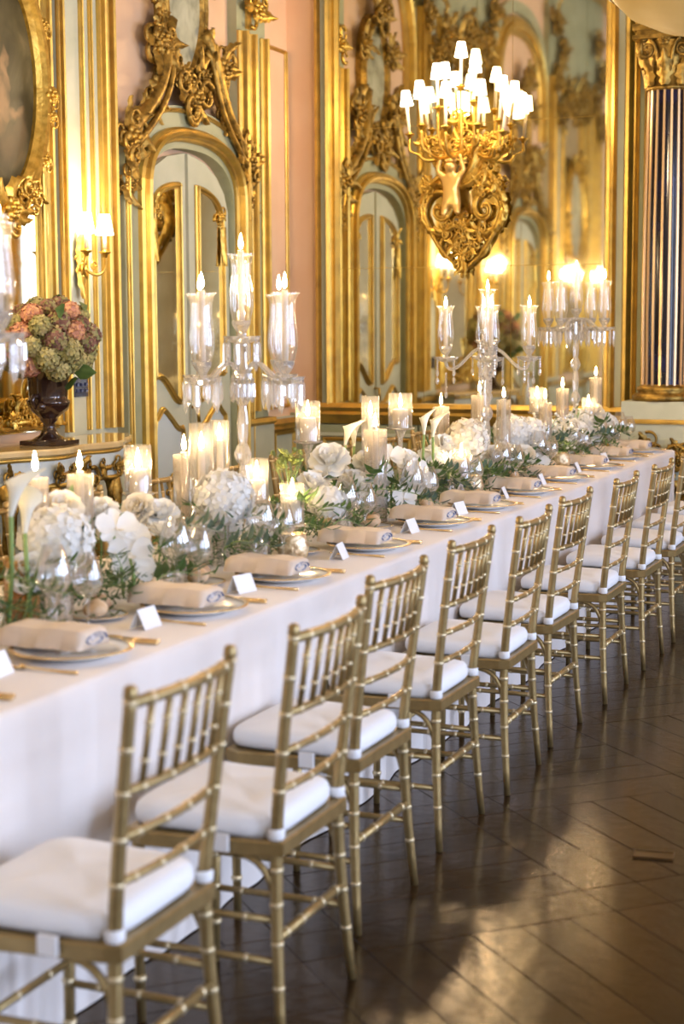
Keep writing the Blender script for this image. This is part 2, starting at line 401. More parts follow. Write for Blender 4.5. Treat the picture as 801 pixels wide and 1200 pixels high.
# ------------------------------------------------------------------ floor with diagonal parquet
FL = MB(); FL.box(XL, XR, YB, YE, -0.06, -0.012)
floor = FL.build('floor', 'wood_gap')
tag(floor, 'dark polished oak parquet floor laid in diagonal panels', None, None, 'structure')
PER, BW, N0, M0, GAP = 0.885, 0.172, 3.55, 2.235, 0.0018
def plank_mesh(L, W, mi):
    mb = MB(); b = 0.0014
    x0, x1, y0, y1 = -L/2+GAP/2, L/2-GAP/2, -W/2+GAP/2, W/2-GAP/2
    vs_ = [(x0, y0, -0.014), (x1, y0, -0.014), (x1, y1, -0.014), (x0, y1, -0.014), (x0, y0, -b), (x1, y0, -b), (x1, y1, -b), (x0, y1, -b),
           (x0+b, y0+b, 0), (x1-b, y0+b, 0), (x1-b, y1-b, 0), (x0+b, y1-b, 0)]
    fs_ = [(0, 1, 5, 4), (1, 2, 6, 5), (2, 3, 7, 6), (3, 0, 4, 7), (4, 5, 9, 8), (5, 6, 10, 9), (6, 7, 11, 10), (7, 4, 8, 11), (8, 9, 10, 11)]
    mb.add(vs_, fs_, 0, False)
    return mb.mesh('plank', ['wood', 'wood2'][mi])
INN = PER-BW; NB = 5
pm = {('b', i): plank_mesh(INN, BW, i) for i in (0, 1)}
pm.update({('c', i): plank_mesh(BW, BW, i) for i in (0, 1)})
pm.update({('i', i): plank_mesh(INN, INN/NB, i) for i in (0, 1)})
far_planks = {0: MB(), 1: MB()}
rnd = random.Random(3)
def put_plank(kind, n_, m_, along_n, near):
    mi = rnd.randint(0, 1)
    x = (m_-n_)/math.sqrt(2); y = (m_+n_)/math.sqrt(2)
    ang = (PI*0.75 if along_n else PI/4)
    dz = rnd.uniform(-0.0006, 0.0)
    tilt = rnd.uniform(-0.0016, 0.0016)
    if near:
        link('plank', pm[(kind, mi)], floor, (x, y, dz), (tilt, tilt*0.7, ang))
    else:
        me = pm[(kind, mi)]; mx = Matrix.Translation((x, y, dz)) @ Matrix.Rotation(ang, 4, 'Z')
        far_planks[mi].add([tuple(mx @ v.co) for v in me.vertices], [tuple(p.vertices) for p in me.polygons], 0, False)
n_near = 0
for i in range(-6, 15):
    for j in range(-13, 15):
        n0 = N0+i*PER; m0 = M0+j*PER
        nc, mc = n0+PER/2, m0+PER/2
        x = (mc-nc)/math.sqrt(2); y = (mc+nc)/math.sqrt(2)
        if not (XL+0.6 < x < XR-0.6 and YB+0.6 < y < YE-0.6): continue
        near = (-1.9 < x < -0.25 and 3.0 < y < 8.4) and n_near < 284
        k0 = 8
        put_plank('b', n0+BW/2, m0+BW+INN/2, False, near)
        put_plank('b', n0+BW+INN/2, m0+BW/2, True, near)
        put_plank('c', n0+BW/2, m0+BW/2, False, near)
        for q in range(NB):
            off = (q+0.5)*INN/NB
            if (i+j) % 2: put_plank('i', n0+BW+off, m0+BW+INN/2, False, near)
            else: put_plank('i', n0+BW+INN/2, m0+BW+off, True, near)
        if near: n_near += k0
for mi in (0, 1):
    tag(far_planks[mi].build('plank_field', ['wood', 'wood2'][mi], floor), kind='stuff')
b = MB()
for (x0, x1, y0, y1) in ((XL, XL+1.1, YB, YE), (XR-1.1, XR, YB, YE), (XL+1.1, XR-1.1, YB, YB+1.1), (XL+1.1, XR-1.1, YE-1.1, YE)):
    b.box(x0, x1, y0, y1, -0.013, -0.0025)
b.build('plank_border', 'wood', floor)
fp = thing('floor_plate', 'small rectangular brass cover plate set into the parquet', 'floor plate', (-0.93, 4.57, 0), math.radians(8))
b = MB(); b.box(-0.055, 0.055, -0.03, 0.03, 0, 0.004); b.build('cover', 'brass', fp)
b = MB(); b.sweep([(-0.058, -0.033), (0.058, -0.033), (0.058, 0.033), (-0.058, 0.033)], [(0, 0), (0, .006), (.006, .006), (.006, 0)], True); b.build('rim', 'brass', fp)

# ------------------------------------------------------------------ room shell
b = MB(); b.box(XL-0.15, XL, YB, YE+0.15, -0.06, ZC); wall_left = tag(b.build('wall_left', 'pink'), 'peach plaster wall with gilded doors and pilasters', kind='structure')
b = MB(); b.box(XL, XR+0.15, YE, YE+0.15, -0.06, ZC); wall_end = tag(b.build('wall_end', 'green'), 'sage green end wall carrying the great mirror', kind='structure')
b = MB(); b.box(XL, XR+0.15, YB-0.15, YB, -0.06, ZC); tag(b.build('wall_back', 'white_plaster'), 'plaster wall at the opposite end from the great mirror', kind='structure')
b = MB(); b.box(XL-0.15, XR+0.15, YB-0.15, YE+0.15, ZC, ZC+0.1); tag(b.build('ceiling', 'white_plaster'), 'cream plaster ceiling high above the room', kind='structure')
b = MB(); ys = [YB]+[q for w in WINDOWS for q in w]+[YE]
for i in range(0, len(ys), 2): b.box(XR, XR+0.3, ys[i], ys[i+1], -0.06, ZC)
for w in WINDOWS:
    b.box(XR, XR+0.3, w[0], w[1], -0.06, 0.45); b.box(XR, XR+0.3, w[0], w[1], 3.55, ZC)
tag(b.build('wall_right', 'white_plaster'), 'cream plaster wall with tall windows', kind='structure')
for k, w in enumerate(WINDOWS):
    wd = thing('window_%d' % (k+1), 'tall white casement window with six panes in the right wall', None, (0, 0, 0), 0, 'tall windows of the right wall', 'structure')
    b = MB()
    for yy in (w[0], (w[0]+w[1])/2-0.03, w[1]-0.06): b.box(XR+0.05, XR+0.12, yy, yy+0.06, 0.45, 3.55)
    for zz in (0.45, 1.45, 2.45, 3.49): b.box(XR+0.05, XR+0.12, w[0], w[1], zz, zz+0.06)
    b.build('window_frame', 'white_plaster', wd)
    for a in range(2):
        for c_ in range(3):
            y0 = w[0]+0.06+a*((w[1]-w[0])/2-0.03); z0 = 0.51+c_*1.0
            b = MB(); b.box(XR+0.08, XR+0.086, y0, y0+(w[1]-w[0])/2-0.09, z0, z0+0.94); b.build('pane', 'pane', wd)

# --- left wall relief
GP = lambda wd, h, base=0.0: [(0, base), (0.0, base+h*0.35), (wd*0.15, base+h*0.55), (wd*0.28, base+h*0.5), (wd*0.34, base+h*0.85), (wd*0.52, base+h), (wd*0.68, base+h*0.85), (wd*0.74, base+h*0.45), (wd*0.9, base+h*0.4), (wd, base+h*0.2), (wd, base)]
def vbox(par, name, m, T, u0, u1, v0, v1, w0, w1):
    b = MB(T); b.box(u0, u1, v0, v1, w0, w1); return b.build(name, m, par)
def vstrip(par, name, T, u0, u1, v0, v1, h, base=0.0, m='gilt_trim'):
    b = MB(T); b.sweep([(u1, v0), (u1, v1)], GP(u1-u0, h, base)); return b.build(name, m, par)
def wide_pilaster(u_in, s):
    """pilaster beside a painting bay: u_in is the bay side, s = +1 when it runs to larger u"""
    def iv(a, c_): return (min(u_in+s*a, u_in+s*c_), max(u_in+s*a, u_in+s*c_))
    body = vbox(wall_left, 'pilaster', 'green_pale', WL, *iv(0, 0.58), 0.0, 4.3, 0.0, 0.06)
    for (a, c_, h) in ((0.0, 0.045, 0.05), (0.235, 0.268, 0.03), (0.335, 0.358, 0.03), (0.43, 0.485, 0.06), (0.505, 0.555, 0.075)):
        u0, u1 = iv(a, c_); vstrip(body, 'pilaster_fillet', WL, u0, u1, 0.95, 4.3, h, 0.06)
    vbox(body, 'pilaster_base', 'green_pale', WL, *iv(-0.01, 0.59), 0.0, 0.9, 0.06, 0.10)
    u0, u1 = iv(-0.01, 0.59)
    b = MB(WL); b.sweep([(u1, 0.90), (u0, 0.90)], [(0, .06), (0, .12), (.03, .13), (.05, .11), (.06, .06)]); b.build('base_moulding', 'gilt_trim', body)
def narrow_pilaster(u0, u1):
    body = vbox(wall_left, 'pilaster', 'green', WL, u0, u1, 0.0, 4.3, 0.0, 0.07)
    d = u1-u0
    for (a, c_, h) in ((0.0, 0.26, 0.07), (0.36, 0.58, 0.06), (0.80, 1.0, 0.06)):
        vstrip(body, 'pilaster_fillet', WL, u0+a*d, u0+c_*d, 0.95, 3.52, h, 0.07)
    b = MB(WL); rocaille(b, ((u0+u1)/2, 3.68), 0.2, int(u0*10), 6, 0.08); b.build('pilaster_capital', 'gilt', body)
    vbox(body, 'pilaster_base', 'green_pale', WL, u0-0.01, u1+0.01, 0.0, 0.9, 0.07, 0.11)
    b = MB(WL); b.sweep([(u1, 0.90), (u0, 0.90)], [(0, .07), (0, .13), (.03, .14), (.05, .12), (.06, .07)]); b.build('base_moulding', 'gilt_trim', body)

def chaikin(p, n=2, closed=True):
    for _ in range(n):
        q = []
        for i in range(len(p)):
            a, c_ = p[i], p[(i+1) % len(p)]
            q += [(a[0]*.75+c_[0]*.25, a[1]*.75+c_[1]*.25), (a[0]*.25+c_[0]*.75, a[1]*.25+c_[1]*.75)]
        p = q
    return p
def arch_path(u0, hw, vs0, vtop, ear=0.0, vb=0.0):
    """up the right side, over the arch, down the left side (relief offsets lie inside)"""
    pts = [(u0+hw, vb), (u0+hw, vs0-0.02)]
    rise = vtop-vs0
    n = 22
    for i in range(n+1):
        a = PI*i/n
        k = 1-ear*(max(0, abs(math.cos(a))-0.55)/0.45)**1.0*0.5
        cu = math.copysign(abs(math.cos(a))**0.8, math.cos(a))
        pts.append((u0+hw*cu*(k if 0 < i < n else 1), vs0+rise*math.sin(a)**0.8 if 0 < i < n else vs0))
    pts += [(u0-hw, vs0-0.02), (u0-hw, vb)]
    return pts

def make_door(num, u0, label):
    d = thing('door_%d' % num, label, None, (0, 0, 0), 0, None, 'structure')
    # green surround board, following the arch
    outer = arch_path(u0, 0.86, 2.36, 2.92); inner = arch_path(u0, 0.60, 2.30, 2.66)
    b = MB(WL); k = len(outer)
    vs_ = [(p[0], p[1], 0.09) for p in outer]+[(p[0], p[1], 0.09) for p in inner]+[(p[0], p[1], 0.0) for p in outer]+[(p[0], p[1], 0.0) for p in inner]
    fs_ = [(i, i+1, k+i+1, k+i) for i in range(k-1)]+[(i, 2*k+i, 2*k+i+1, i+1) for i in range(k-1)]+[(k+i, k+i+1, 3*k+i+1, 3*k+i) for i in range(k-1)]
    b.add(vs_, fs_, 0, False); b.build('door_surround', 'green', d)
    b = MB(WL); b.sweep(arch_path(u0, 0.845, 2.36, 2.905), GP(0.028, 0.03, 0.09)); b.build('outer_moulding', 'gilt_trim', d)
    b = MB(WL); b.sweep(arch_path(u0, 0.70, 2.33, 2.79), GP(0.09, 0.08, 0.09)); b.build('arch_moulding', 'gilt_trim', d)
    for s in (-1, 1):
        # one leaf: hinge side at s*0.585, meeting edge near the centre
        def X(a): return u0+s*a
        leaf = thing('door_leaf', None, None); leaf.parent = d
        lp = [(X(0.02), 0.02), (X(0.585), 0.02), (X(0.585), 2.30), (X(0.53), 2.42), (X(0.42), 2.52), (X(0.25), 2.60), (X(0.02), 2.64)]
        b = MB(WL); n = len(lp)
        b.add([(p[0], p[1], 0.05) for p in lp]+[(p[0], p[1], 0.015) for p in lp], [tuple(range(n))]+[(i, (i+1) % n, n+(i+1) % n, n+i) for i in range(n)], 0, False)
        b.build('leaf_board', 'green_pale', leaf)
        pp = [(X(0.10), 1.10), (X(0.105), 1.04), (X(0.20), 1.05), (X(0.30), 1.14), (X(0.40), 1.22), (X(0.495), 1.20), (X(0.50), 1.26), (X(0.50), 2.22), (X(0.47), 2.32), (X(0.38), 2.40), (X(0.25), 2.44), (X(0.105), 2.455), (X(0.10), 2.44)]
        pp = chaikin(pp)
        b = MB(WL); n = len(pp)
        b.add([(p[0], p[1], 0.058) for p in pp], [tuple(range(n))], 0, False); b.build('mirror_pane', 'mirror', leaf)
        path = pp if s < 0 else pp[::-1]
        b = MB(WL); b.sweep(path[::-1], GP(0.045, 0.035, 0.05), True); b.build('pane_moulding', 'gilt_trim', leaf)
        b = MB(WL)
        low = [(X(0.08), 0.92), (X(0.16), 0.90), (X(0.26), 0.98), (X(0.38), 1.06), (X(0.46), 0.98), (X(0.52), 0.96), (X(0.52), 0.16), (X(0.51), 0.15), (X(0.09), 0.15), (X(0.08), 0.16)]
        low = chaikin(low)
        b.sweep(low if s < 0 else low[::-1], GP(0.04, 0.03, 0.05), True); b.build('panel_moulding', 'gilt_trim', leaf)
        b = MB(WL)
        b.add([(p[0], p[1], 0.056) for p in low], [tuple(range(len(low)))], 0, False); b.build('lower_panel', 'blue_paint', leaf)
        b = MB(WL); rocaille(b, (X(0.44), 2.26), 0.095, 70+s, 6, 0.05)
        acanthus(b, (X(0.47), 2.20), -PI/2, 0.26, 0.07, 0.06, 0.05)
        rocaille(b, (X(0.30), 0.55), 0.10, 90+s, 5, 0.05); b.build('leaf_carving', 'gilt', leaf)
    b = MB(WL); b.tube([(u0+0.03, 1.02, 0.05), (u0+0.03, 1.02, 0.09), (u0+0.03, 0.92, 0.10)], 0.012, 6); b.build('door_handle', 'gilt', d)
    return d

def make_cartouche(u0, seed, fill, label):
    t = thing('overdoor_cartouche', label, 'wall ornament', WL(u0, 2.75, 0.0))
    def T(u, v, w): return (w, u-u0, v-2.75)
    # teardrop oval
    ov = []
    for i in range(28):
        a = 2*PI*i/28; q = math.sin(a)
        ov.append((u0+0.235*math.cos(a)*(1.0 if q > 0 else 1-0.35*q*q), 3.56+0.44*q))
    b = MB(T); b.add([(p[0], p[1], 0.05) for p in ov], [tuple(range(28))], 0, False); b.build('oval_panel', fill, t)
    b = MB(T); b.sweep(ov[::-1], [(-.02, .05), (0.0, .075), (.02, .07), (.04, .085), (.07, .05), (.075, 0.0)], True); b.build('oval_frame', 'gilt_dark', t)
    b = MB(T)
    for s in (-1, 1):
        main = bez([(u0+s*0.22, 3.42, .05), (u0+s*0.42, 3.25, .10), (u0+s*0.26, 2.98, .10), (u0+s*0.60, 2.88, .10), (u0+s*0.80, 2.66, .08)], 16)
        b.tube(main, [0.070-0.0014*i for i in range(17)], 8, 0, True, 0.75)
        main2 = bez([(u0+s*0.20, 3.30, .10), (u0+s*0.36, 3.18, .14), (u0+s*0.20, 2.98, .12), (u0+s*0.52, 2.80, .13), (u0+s*0.74, 2.62, .12)], 16)
        b.tube(main2, 0.022, 6)
        for i in range(2, 15, 2):
            p = main[i]; acanthus(b, (p[0], p[1]), PI/2+s*(-0.9+0.1*i), 0.15, 0.11, p[2]-0.02, 0.25, 0, s*1.6)
    b.build('scroll_arms', 'gilt_dark', t)
    for i, (du, v, r) in enumerate(((-0.42, 3.30, 0.20), (0.44, 3.22, 0.19), (-0.30, 3.80, 0.16), (0.30, 3.80, 0.16), (-0.78, 2.66, 0.20), (0.80, 2.66, 0.19), (0.0, 2.98, 0.22), (-0.16, 3.14, 0.13), (0.18, 3.14, 0.14), (0.0, 4.08, 0.22), (-0.80, 2.38, 0.13), (0.82, 2.40, 0.13), (-.48, 2.90, .13), (.50, 2.92, .12))):
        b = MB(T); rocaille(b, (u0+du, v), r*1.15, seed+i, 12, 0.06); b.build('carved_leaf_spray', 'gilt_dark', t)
    return t

def make_bay_arch(u0, hw):
    b = MB(WL); b.sweep(arch_path(u0, hw, 3.78, 4.75, 0, 3.55), GP(0.20, 0.10)); b.build('bay_arch_moulding', 'gilt_trim', wall_left)
    b = MB(WL); b.sweep(arch_path(u0, hw+0.13, 3.78, 4.9, 0, 3.55), [(0, 0), (0, .05), (.12, .05), (.12, 0)]); b.build('bay_arch_band', 'green', wall_left)

D1, D2, O1, O2 = 9.35, 5.10, 7.25, 2.95
narrow_pilaster(10.06, 10.50)
wide_pilaster(7.83, 1); wide_pilaster(6.67, -1); wide_pilaster(3.53, 1); wide_pilaster(2.37, -1)
make_door(1, D1, 'arched double door with mirrored panes beside the dark flower urn')
make_door(2, D2, 'arched double door with mirrored panes further from the great mirror')
make_cartouche(D1, 100, 'clouded', 'gilded scrollwork cartouche with clouded teardrop mirror over the door beside the urn')
make_cartouche(D2, 200, 'oval_dark', 'gilded scrollwork cartouche with dark teardrop glass over the second door')
make_bay_arch(D1, 0.98); make_bay_arch(D2, 0.98)
for (u0, u1) in ((7.83, 8.36), (6.14, 6.67), (3.53, 4.1), (1.6, 2.37)):
    sp_ = vbox(wall_left, 'spandrel_panel', 'green', WL, u0, u1, 4.3, 5.8, 0.0, 0.06)
    for q in range(4):
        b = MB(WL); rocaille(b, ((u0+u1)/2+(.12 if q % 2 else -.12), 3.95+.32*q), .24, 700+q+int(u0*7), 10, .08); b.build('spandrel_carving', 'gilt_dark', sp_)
for u0 in (O1, O2):
    sp_ = vbox(wall_left, 'spandrel_panel', 'green', WL, u0-.58, u0+.58, 4.3, 5.8, 0.0, 0.05)
    for q in range(5):
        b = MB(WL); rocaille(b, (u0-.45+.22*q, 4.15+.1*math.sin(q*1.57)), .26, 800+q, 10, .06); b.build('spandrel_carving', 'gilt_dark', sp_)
b = MB(WL); b.sweep([(YE, 5.8), (YB, 5.8)], [(0, 0), (0, .10), (.08, .16), (.14, .12), (.22, .30), (.34, .34), (.35, 0)]); tag(b.build('trim_1', 'gilt_trim'), 'gilded cornice along the top of the peach wall', kind='structure')
# dado of the left wall near the corner and bays
for (u0, u1) in ((10.50, YE), (8.41, 8.49), (6.67, 7.83), (2.37, 3.53), (YB, 1.79)):
    vbox(wall_left, 'dado_panel', 'green_pale', WL, u0, u1, 0.0, 0.88, 0.0, 0.05)
    b = MB(WL); b.sweep([(u1, 0.87), (u0, 0.87)], [(0, 0), (0, .08), (.03, .11), (.05, .09), (.07, .10), (.09, .06), (.09, 0)]); b.build('dado_rail', 'gilt_trim', wall_left)
b = MB(WL); b.sweep([(10.62, 0.97), (10.62, 3.5), (10.97, 3.5), (10.97, .97)], GP(0.03, 0.025)[::1], True); b.build('panel_moulding', 'gilt_trim', wall_left)
b = MB(WL); b.sweep([(10.64, 0.15), (10.64, 0.75), (10.95, 0.75), (10.95, .15)], GP(0.03, 0.025, 0.05), True); b.build('panel_moulding', 'gilt_trim', wall_left)

# painting bays: tall pier mirror with an oval picture hung on it
def pier_mirror(u0, label):
    t = thing('pier_mirror', label, 'mirror', WL(u0, 0.97, 0.0))
    def T(u, v, w): return (w, u-u0, v-0.97)
    rect = [(u0+0.58, 0.97), (u0+0.58, 4.3), (u0-0.58, 4.3), (u0-0.58, .97)]
    b = MB(T); b.add([(p[0], p[1], 0.03) for p in rect], [(0, 1, 2, 3)], 0, False); b.build('mirror_pane', 'mirror', t)
    b = MB(T); b.sweep(rect, GP(0.055, 0.06), True); b.build('frame', 'gilt_trim', t)
    for s in (-1, 1):
        b = MB(T); b.sweep([(u0+s*0.43+0.02, 1.0), (u0+s*0.43+0.02, 4.28)], GP(0.04, 0.035, 0.03)); b.build('inner_fillet', 'gilt_trim', t)
    for s in (-1, 1):
        b = MB(T)
        b.tube([(u0+s*.06, 1.03, .05), (u0+s*.52, 1.03, .05)], .022, 6)
        for i in range(5): rocaille(b, (u0+s*(0.10+0.09*i), 1.06+0.05*(i % 2)), 0.10, 40+i+s, 5, 0.04)
        scroll(b, (u0+s*0.38, 1.16), 0.13, 1.4, 0.4, s, 0.02, 0.05)
        acanthus(b, (u0+s*0.50, 1.0), PI/2, 0.42, 0.13, 0.06, 0.05, 0, s*0.3)
        scroll(b, (u0+s*0.50, 1.38), 0.08, 1.2, PI, -s, 0.018, 0.06)
        b.build('bottom_carving', 'gilt', t)
def ellipse(u0, v0, a_, b_, n=40): return [(u0+a_*math.cos(2*PI*i/n), v0+b_*math.sin(2*PI*i/n)) for i in range(n)]
def oval_painting(u0, seed, label, pale=False):
    t = thing('oval_painting', label, 'painting', WL(u0, 2.82, 0.06))
    def T(u, v, w): return (w, u-u0, v-2.82)
    el = ellipse(u0, 2.82, 0.37, 0.60)
    cv = MB(T); cv.add([(p[0], p[1], 0.0) for p in el], [tuple(range(40))], 0, False)
    canvas = cv.build('canvas', 'clouded' if pale else 'painting', t)
    b = MB(T); b.sweep(el, [(-.085, 0.0), (-.085, .03), (-.07, .055), (-.05, .05), (-.035, .075), (-.015, .07), (0, .045), (.02, .02), (.02, 0)], True); b.build('oval_frame', 'gilt', t)
    for i, (a, r) in enumerate(((-90, .19), (-118, .15), (-62, .15), (90, .2), (62, .14), (118, .14))):
        b = MB(T); rocaille(b, (u0+0.43*math.cos(math.radians(a)), 2.82+0.66*math.sin(math.radians(a))), r, seed+i, 8, 0.04); b.build('carved_leaf_spray', 'gilt', t)
    for s in (-1, 1):
        for (a, r) in ((-3, .06), (30, .045), (-35, .05), (-12, .05)):
            a = math.radians(a); p = (u0+s*(0.43)*math.cos(a), 2.82+0.66*math.sin(a))
            b = MB(T); rosette(b, p, r, 0.05); scroll(b, (p[0]+s*0.06, p[1]-0.03), 0.05, 1.0, PI/2, -s, 0.010, 0.03, 0, 14, 5); b.build('carved_rose', 'gilt', t)
pier_mirror(O1, 'tall gilt-framed mirror behind the oval landscape painting'); oval_painting(O1, 11, 'oval oil painting of draped figures in a carved gilt frame')
pier_mirror(O2, 'tall gilt-framed mirror behind the pale oval panel'); oval_painting(O2, 31, 'pale clouded oval panel in a carved gilt frame', True)

# ------------------------------------------------------------------ end wall: great mirror
gm = thing('wall_mirror', 'great gilt-framed mirror of nine panes behind the gilded wall light', 'mirror', (-3.625, YE, 0.9))
def TE(u, v, w): return (u+3.625, -w, v-0.9)
MX = [-4.60, -3.95, -3.305, -2.65]; MZ = [0.97, 1.953, 2.943, 4.70]
for i in range(3):
    for j in range(3):
        rnd_ = random.Random(i*3+j+5)
        tl = [rnd_.uniform(-0.0004, 0.0004) for _ in range(2)]
        b = MB(TE); g = 0.0015
        x0, x1, z0, z1 = MX[i]+g, MX[i+1]-g, MZ[j]+g, MZ[j+1]-g
        q = [(x0, z0), (x1, z0), (x1, z1), (x0, z1)]
        b.add([(p[0], p[1], 0.03+tl[0]*(p[0]-x0)+tl[1]*(p[1]-z0)) for p in q]+[(p[0], p[1], 0.022) for p in q], [(0, 1, 2, 3), (0, 4, 5, 1), (1, 5, 6, 2), (2, 6, 7, 3), (3, 7, 4, 0)], 0, False)
        b.build('mirror_pane', 'mirror', gm)
vbox(gm, 'backing', 'gilt_trim', TE, -4.60, -2.65, 0.97, 4.70, 0.005, 0.021)
for (pth) in ([(-4.60, 0.93), (-4.60, 4.75)], [(-2.65, 4.75), (-2.65, 0.93)]):
    b = MB(TE); b.sweep(pth, [(0, 0.0), (0, .04), (.02, .07), (.04, .065), (.055, .10), (.075, .11), (.09, .08), (.09, .0)]); b.build('frame_stile', 'gilt_trim', gm)
    b = MB(TE); b.sweep(pth, [(.09, 0), (.09, .055), (.135, .055), (.135, 0)]); b.build('frame_band', 'green_pale', gm)
    b = MB(TE); b.sweep(pth, [(.135, 0), (.135, .06), (.15, .09), (.17, .085), (.185, .05), (.19, 0)]); b.build('frame_outer_bead', 'gilt_trim', gm)
b = MB(TE); b.sweep([(-2.46, 0.90), (-4.79, 0.90)], [(-.08, 0), (-.08, .10), (-.05, .13), (-.02, .11), (.0, .12), (.03, .09), (.07, .06), (.07, 0)][::-1]); b.build('frame_rail', 'gilt_trim', gm)
b = MB(TE); b.sweep([(-2.46, 4.73), (-4.79, 4.73)], GP(0.16, 0.12)[::1]); b.build('frame_rail', 'gilt_trim', gm)
vbox(wall_end, 'wall_panel', 'pink', WE, XL, -4.79, 0.9, 5.6, 0.0, 0.012)
# dado of the end wall
for (x0, x1) in ((-4.78, -4.0), (-3.98, -3.28), (-3.26, -2.48)):
    d = vbox(wall_end, 'dado_panel', 'green', WE, x0, x1, 0.0, 0.82, 0.0, 0.04)
    b = MB(WE); b.sweep([(x0+.07, .12), (x0+.07, .70), (x1-.07, .70), (x1-.07, .12)], GP(0.03, 0.025, .04), True); b.build('panel_moulding', 'gilt_trim', d)
b = MB(WE); b.sweep([(-2.46, 0.76), (-4.79, 0.76)], [(0, .04), (0, .06), (.02, .07), (.04, .04)]); b.build('dado_moulding', 'green_pale', wall_end)
# pilaster to the right of the mirror
pl = vbox(wall_end, 'pilaster', 'green', WE, -2.44, -2.02, 0.0, 5.6, 0.0, 0.10)
for (x0, x1, h) in ((-2.44, -2.40, .04), (-2.37, -2.345, .03)): vstrip(pl, 'pilaster_fillet', WE, x0, x1, 0.9, 4.6, h, .10)
vbox(wall_end, 'wall_panel', 'pink', WE, -1.9, XR, 0.9, 5.6, 0.0, 0.03)  # unseen stretch, made peach so the floor reflects a warmer tone
for (x0, x1) in ((-1.85, -1.6), (-0.5, -0.25), (0.9, 1.15), (2.3, 2.55)): vstrip(wall_end, 'pilaster_fillet', WE, x0, x1, 0.9, 5.6, .08, .03)  # unseen gilt strips, added to warm the floor reflection
vbox(wall_end, 'dado_panel', 'green', WE, -1.9, XR, 0.0, 0.88, 0.0, 0.05)

# fluted column on its pedestal
col = thing('fluted_column', 'navy lacquered column with gilt fillets and carved capital on a sage pedestal', 'column', (-2.165, 10.70, 0))
b = MB(); b.lathe([(.138, 1.13), (.142, 1.6), (.140, 2.2), (.128, 3.04)], 40); b.build('shaft', 'lapis', col)
for i in range(18):
    a = 2*PI*(i+0.5)/18; b = MB()
    vs_ = []
    for z, r in ((1.13, .140), (1.6, .144), (2.2, .142), (3.04, .130)):
        for (da, dr) in ((-.062, -.004), (-.05, .006), (.05, .006), (.062, -.004)): vs_.append(((r+dr)*math.cos(a+da), (r+dr)*math.sin(a+da), z))
    b.add(vs_, [(q*4+j, q*4+j+1, q*4+j+5, q*4+j+4) for q in range(3) for j in range(3)], 0, False); b.build('fillet', 'fillet', col)
b = MB(); b.lathe([(0.0, 1.04), (.20, 1.04), (.205, 1.065), (.195, 1.085), (.17, 1.09), (.165, 1.10), (.178, 1.115), (.172, 1.132), (.150, 1.14), (.138, 1.15)], 32); b.build('column_base', 'gilt_dark', col)
b = MB(); b.lathe([(.132, 3.03), (.148, 3.04), (.148, 3.055), (.128, 3.06), (.130, 3.15), (.145, 3.28), (.170, 3.34)], 24); b.build('capital_bell', 'gilt_dark', col)
b = MB(); b.box(-.20, .20, -.20, .20, 3.345, 3.37); b.box(-.175, .175, -.175, .175, 3.37, 3.40); b.box(-.20, .20, -.20, .20, 3.40, 3.44); b.build('abacus', 'gilt_dark', col)
for k in range(8):
    a = 2*PI*k/8+PI/8*0; ca, sa = math.cos(a), math.sin(a)
    def TC(u, v, w, ca=ca, sa=sa): return (ca*(.125+w)-sa*u, sa*(.125+w)+ca*u, v)
    b = MB(TC); acanthus(b, (0, 3.06), PI/2, 0.17 if k % 2 else 0.22, 0.09, 0.0, 0.3); b.build('capital_leaf', 'gilt_dark', col)
for k in range(4):
    a = PI/2*k; ca, sa = math.cos(a), math.sin(a)
    def TC(u, v, w, ca=ca, sa=sa): return (ca*(.14+w)-sa*u, sa*(.14+w)+ca*u, v)
    for s in (-1, 1):
        b = MB(TC); scroll(b, (s*0.115, 3.285), 0.06, 1.6, PI/2, -s, 0.015, 0.0); b.tube(bez([(s*.03, 3.14, .0), (s*.05, 3.26, .02), (s*.06, 3.33, .03), (s*.10, 3.345, .03)], 8), .012, 6); b.build('volute', 'gilt_dark', col)
    b = MB(TC); rosette(b, (0, 3.34), 0.045, 0.03); rocaille(b, (0, 3.2), 0.06, 5+k, 5, 0.0); b.build('capital_rosette', 'gilt_dark', col)
b = MB(); b.box(-.26, .26, -.19, .19, 0.0, 0.80); b.box(-.24, .24, -.18, .18, 0.92, 1.04); b.box(-.24, .24, -.18, .18, 0.80, 0.90); b.build('pedestal', 'green_pale', col)
b = MB(); b.box(-.265, .265, -.2, .19, .895, .925); b.box(-.275, .275, -.21, .19, .905, .917); b.build('pedestal_moulding', 'gilt_trim', col)
def TP(u, v, w): return (u, -.19-w, v)
b = MB(TP)
for i, (u, v, r) in enumerate(((-.05, .72, .13), (.15, .68, .14), (-.18, .62, .12), (.02, .52, .15), (.2, .46, .13), (-.18, .4, .12), (.05, .3, .14))): rocaille(b, (u, v), r, 300+i, 8, 0.0)
scroll(b, (.12, .70), .11, 1.5, PI, 1, .02, .02); b.build('pedestal_carving', 'gilt_dark', col)

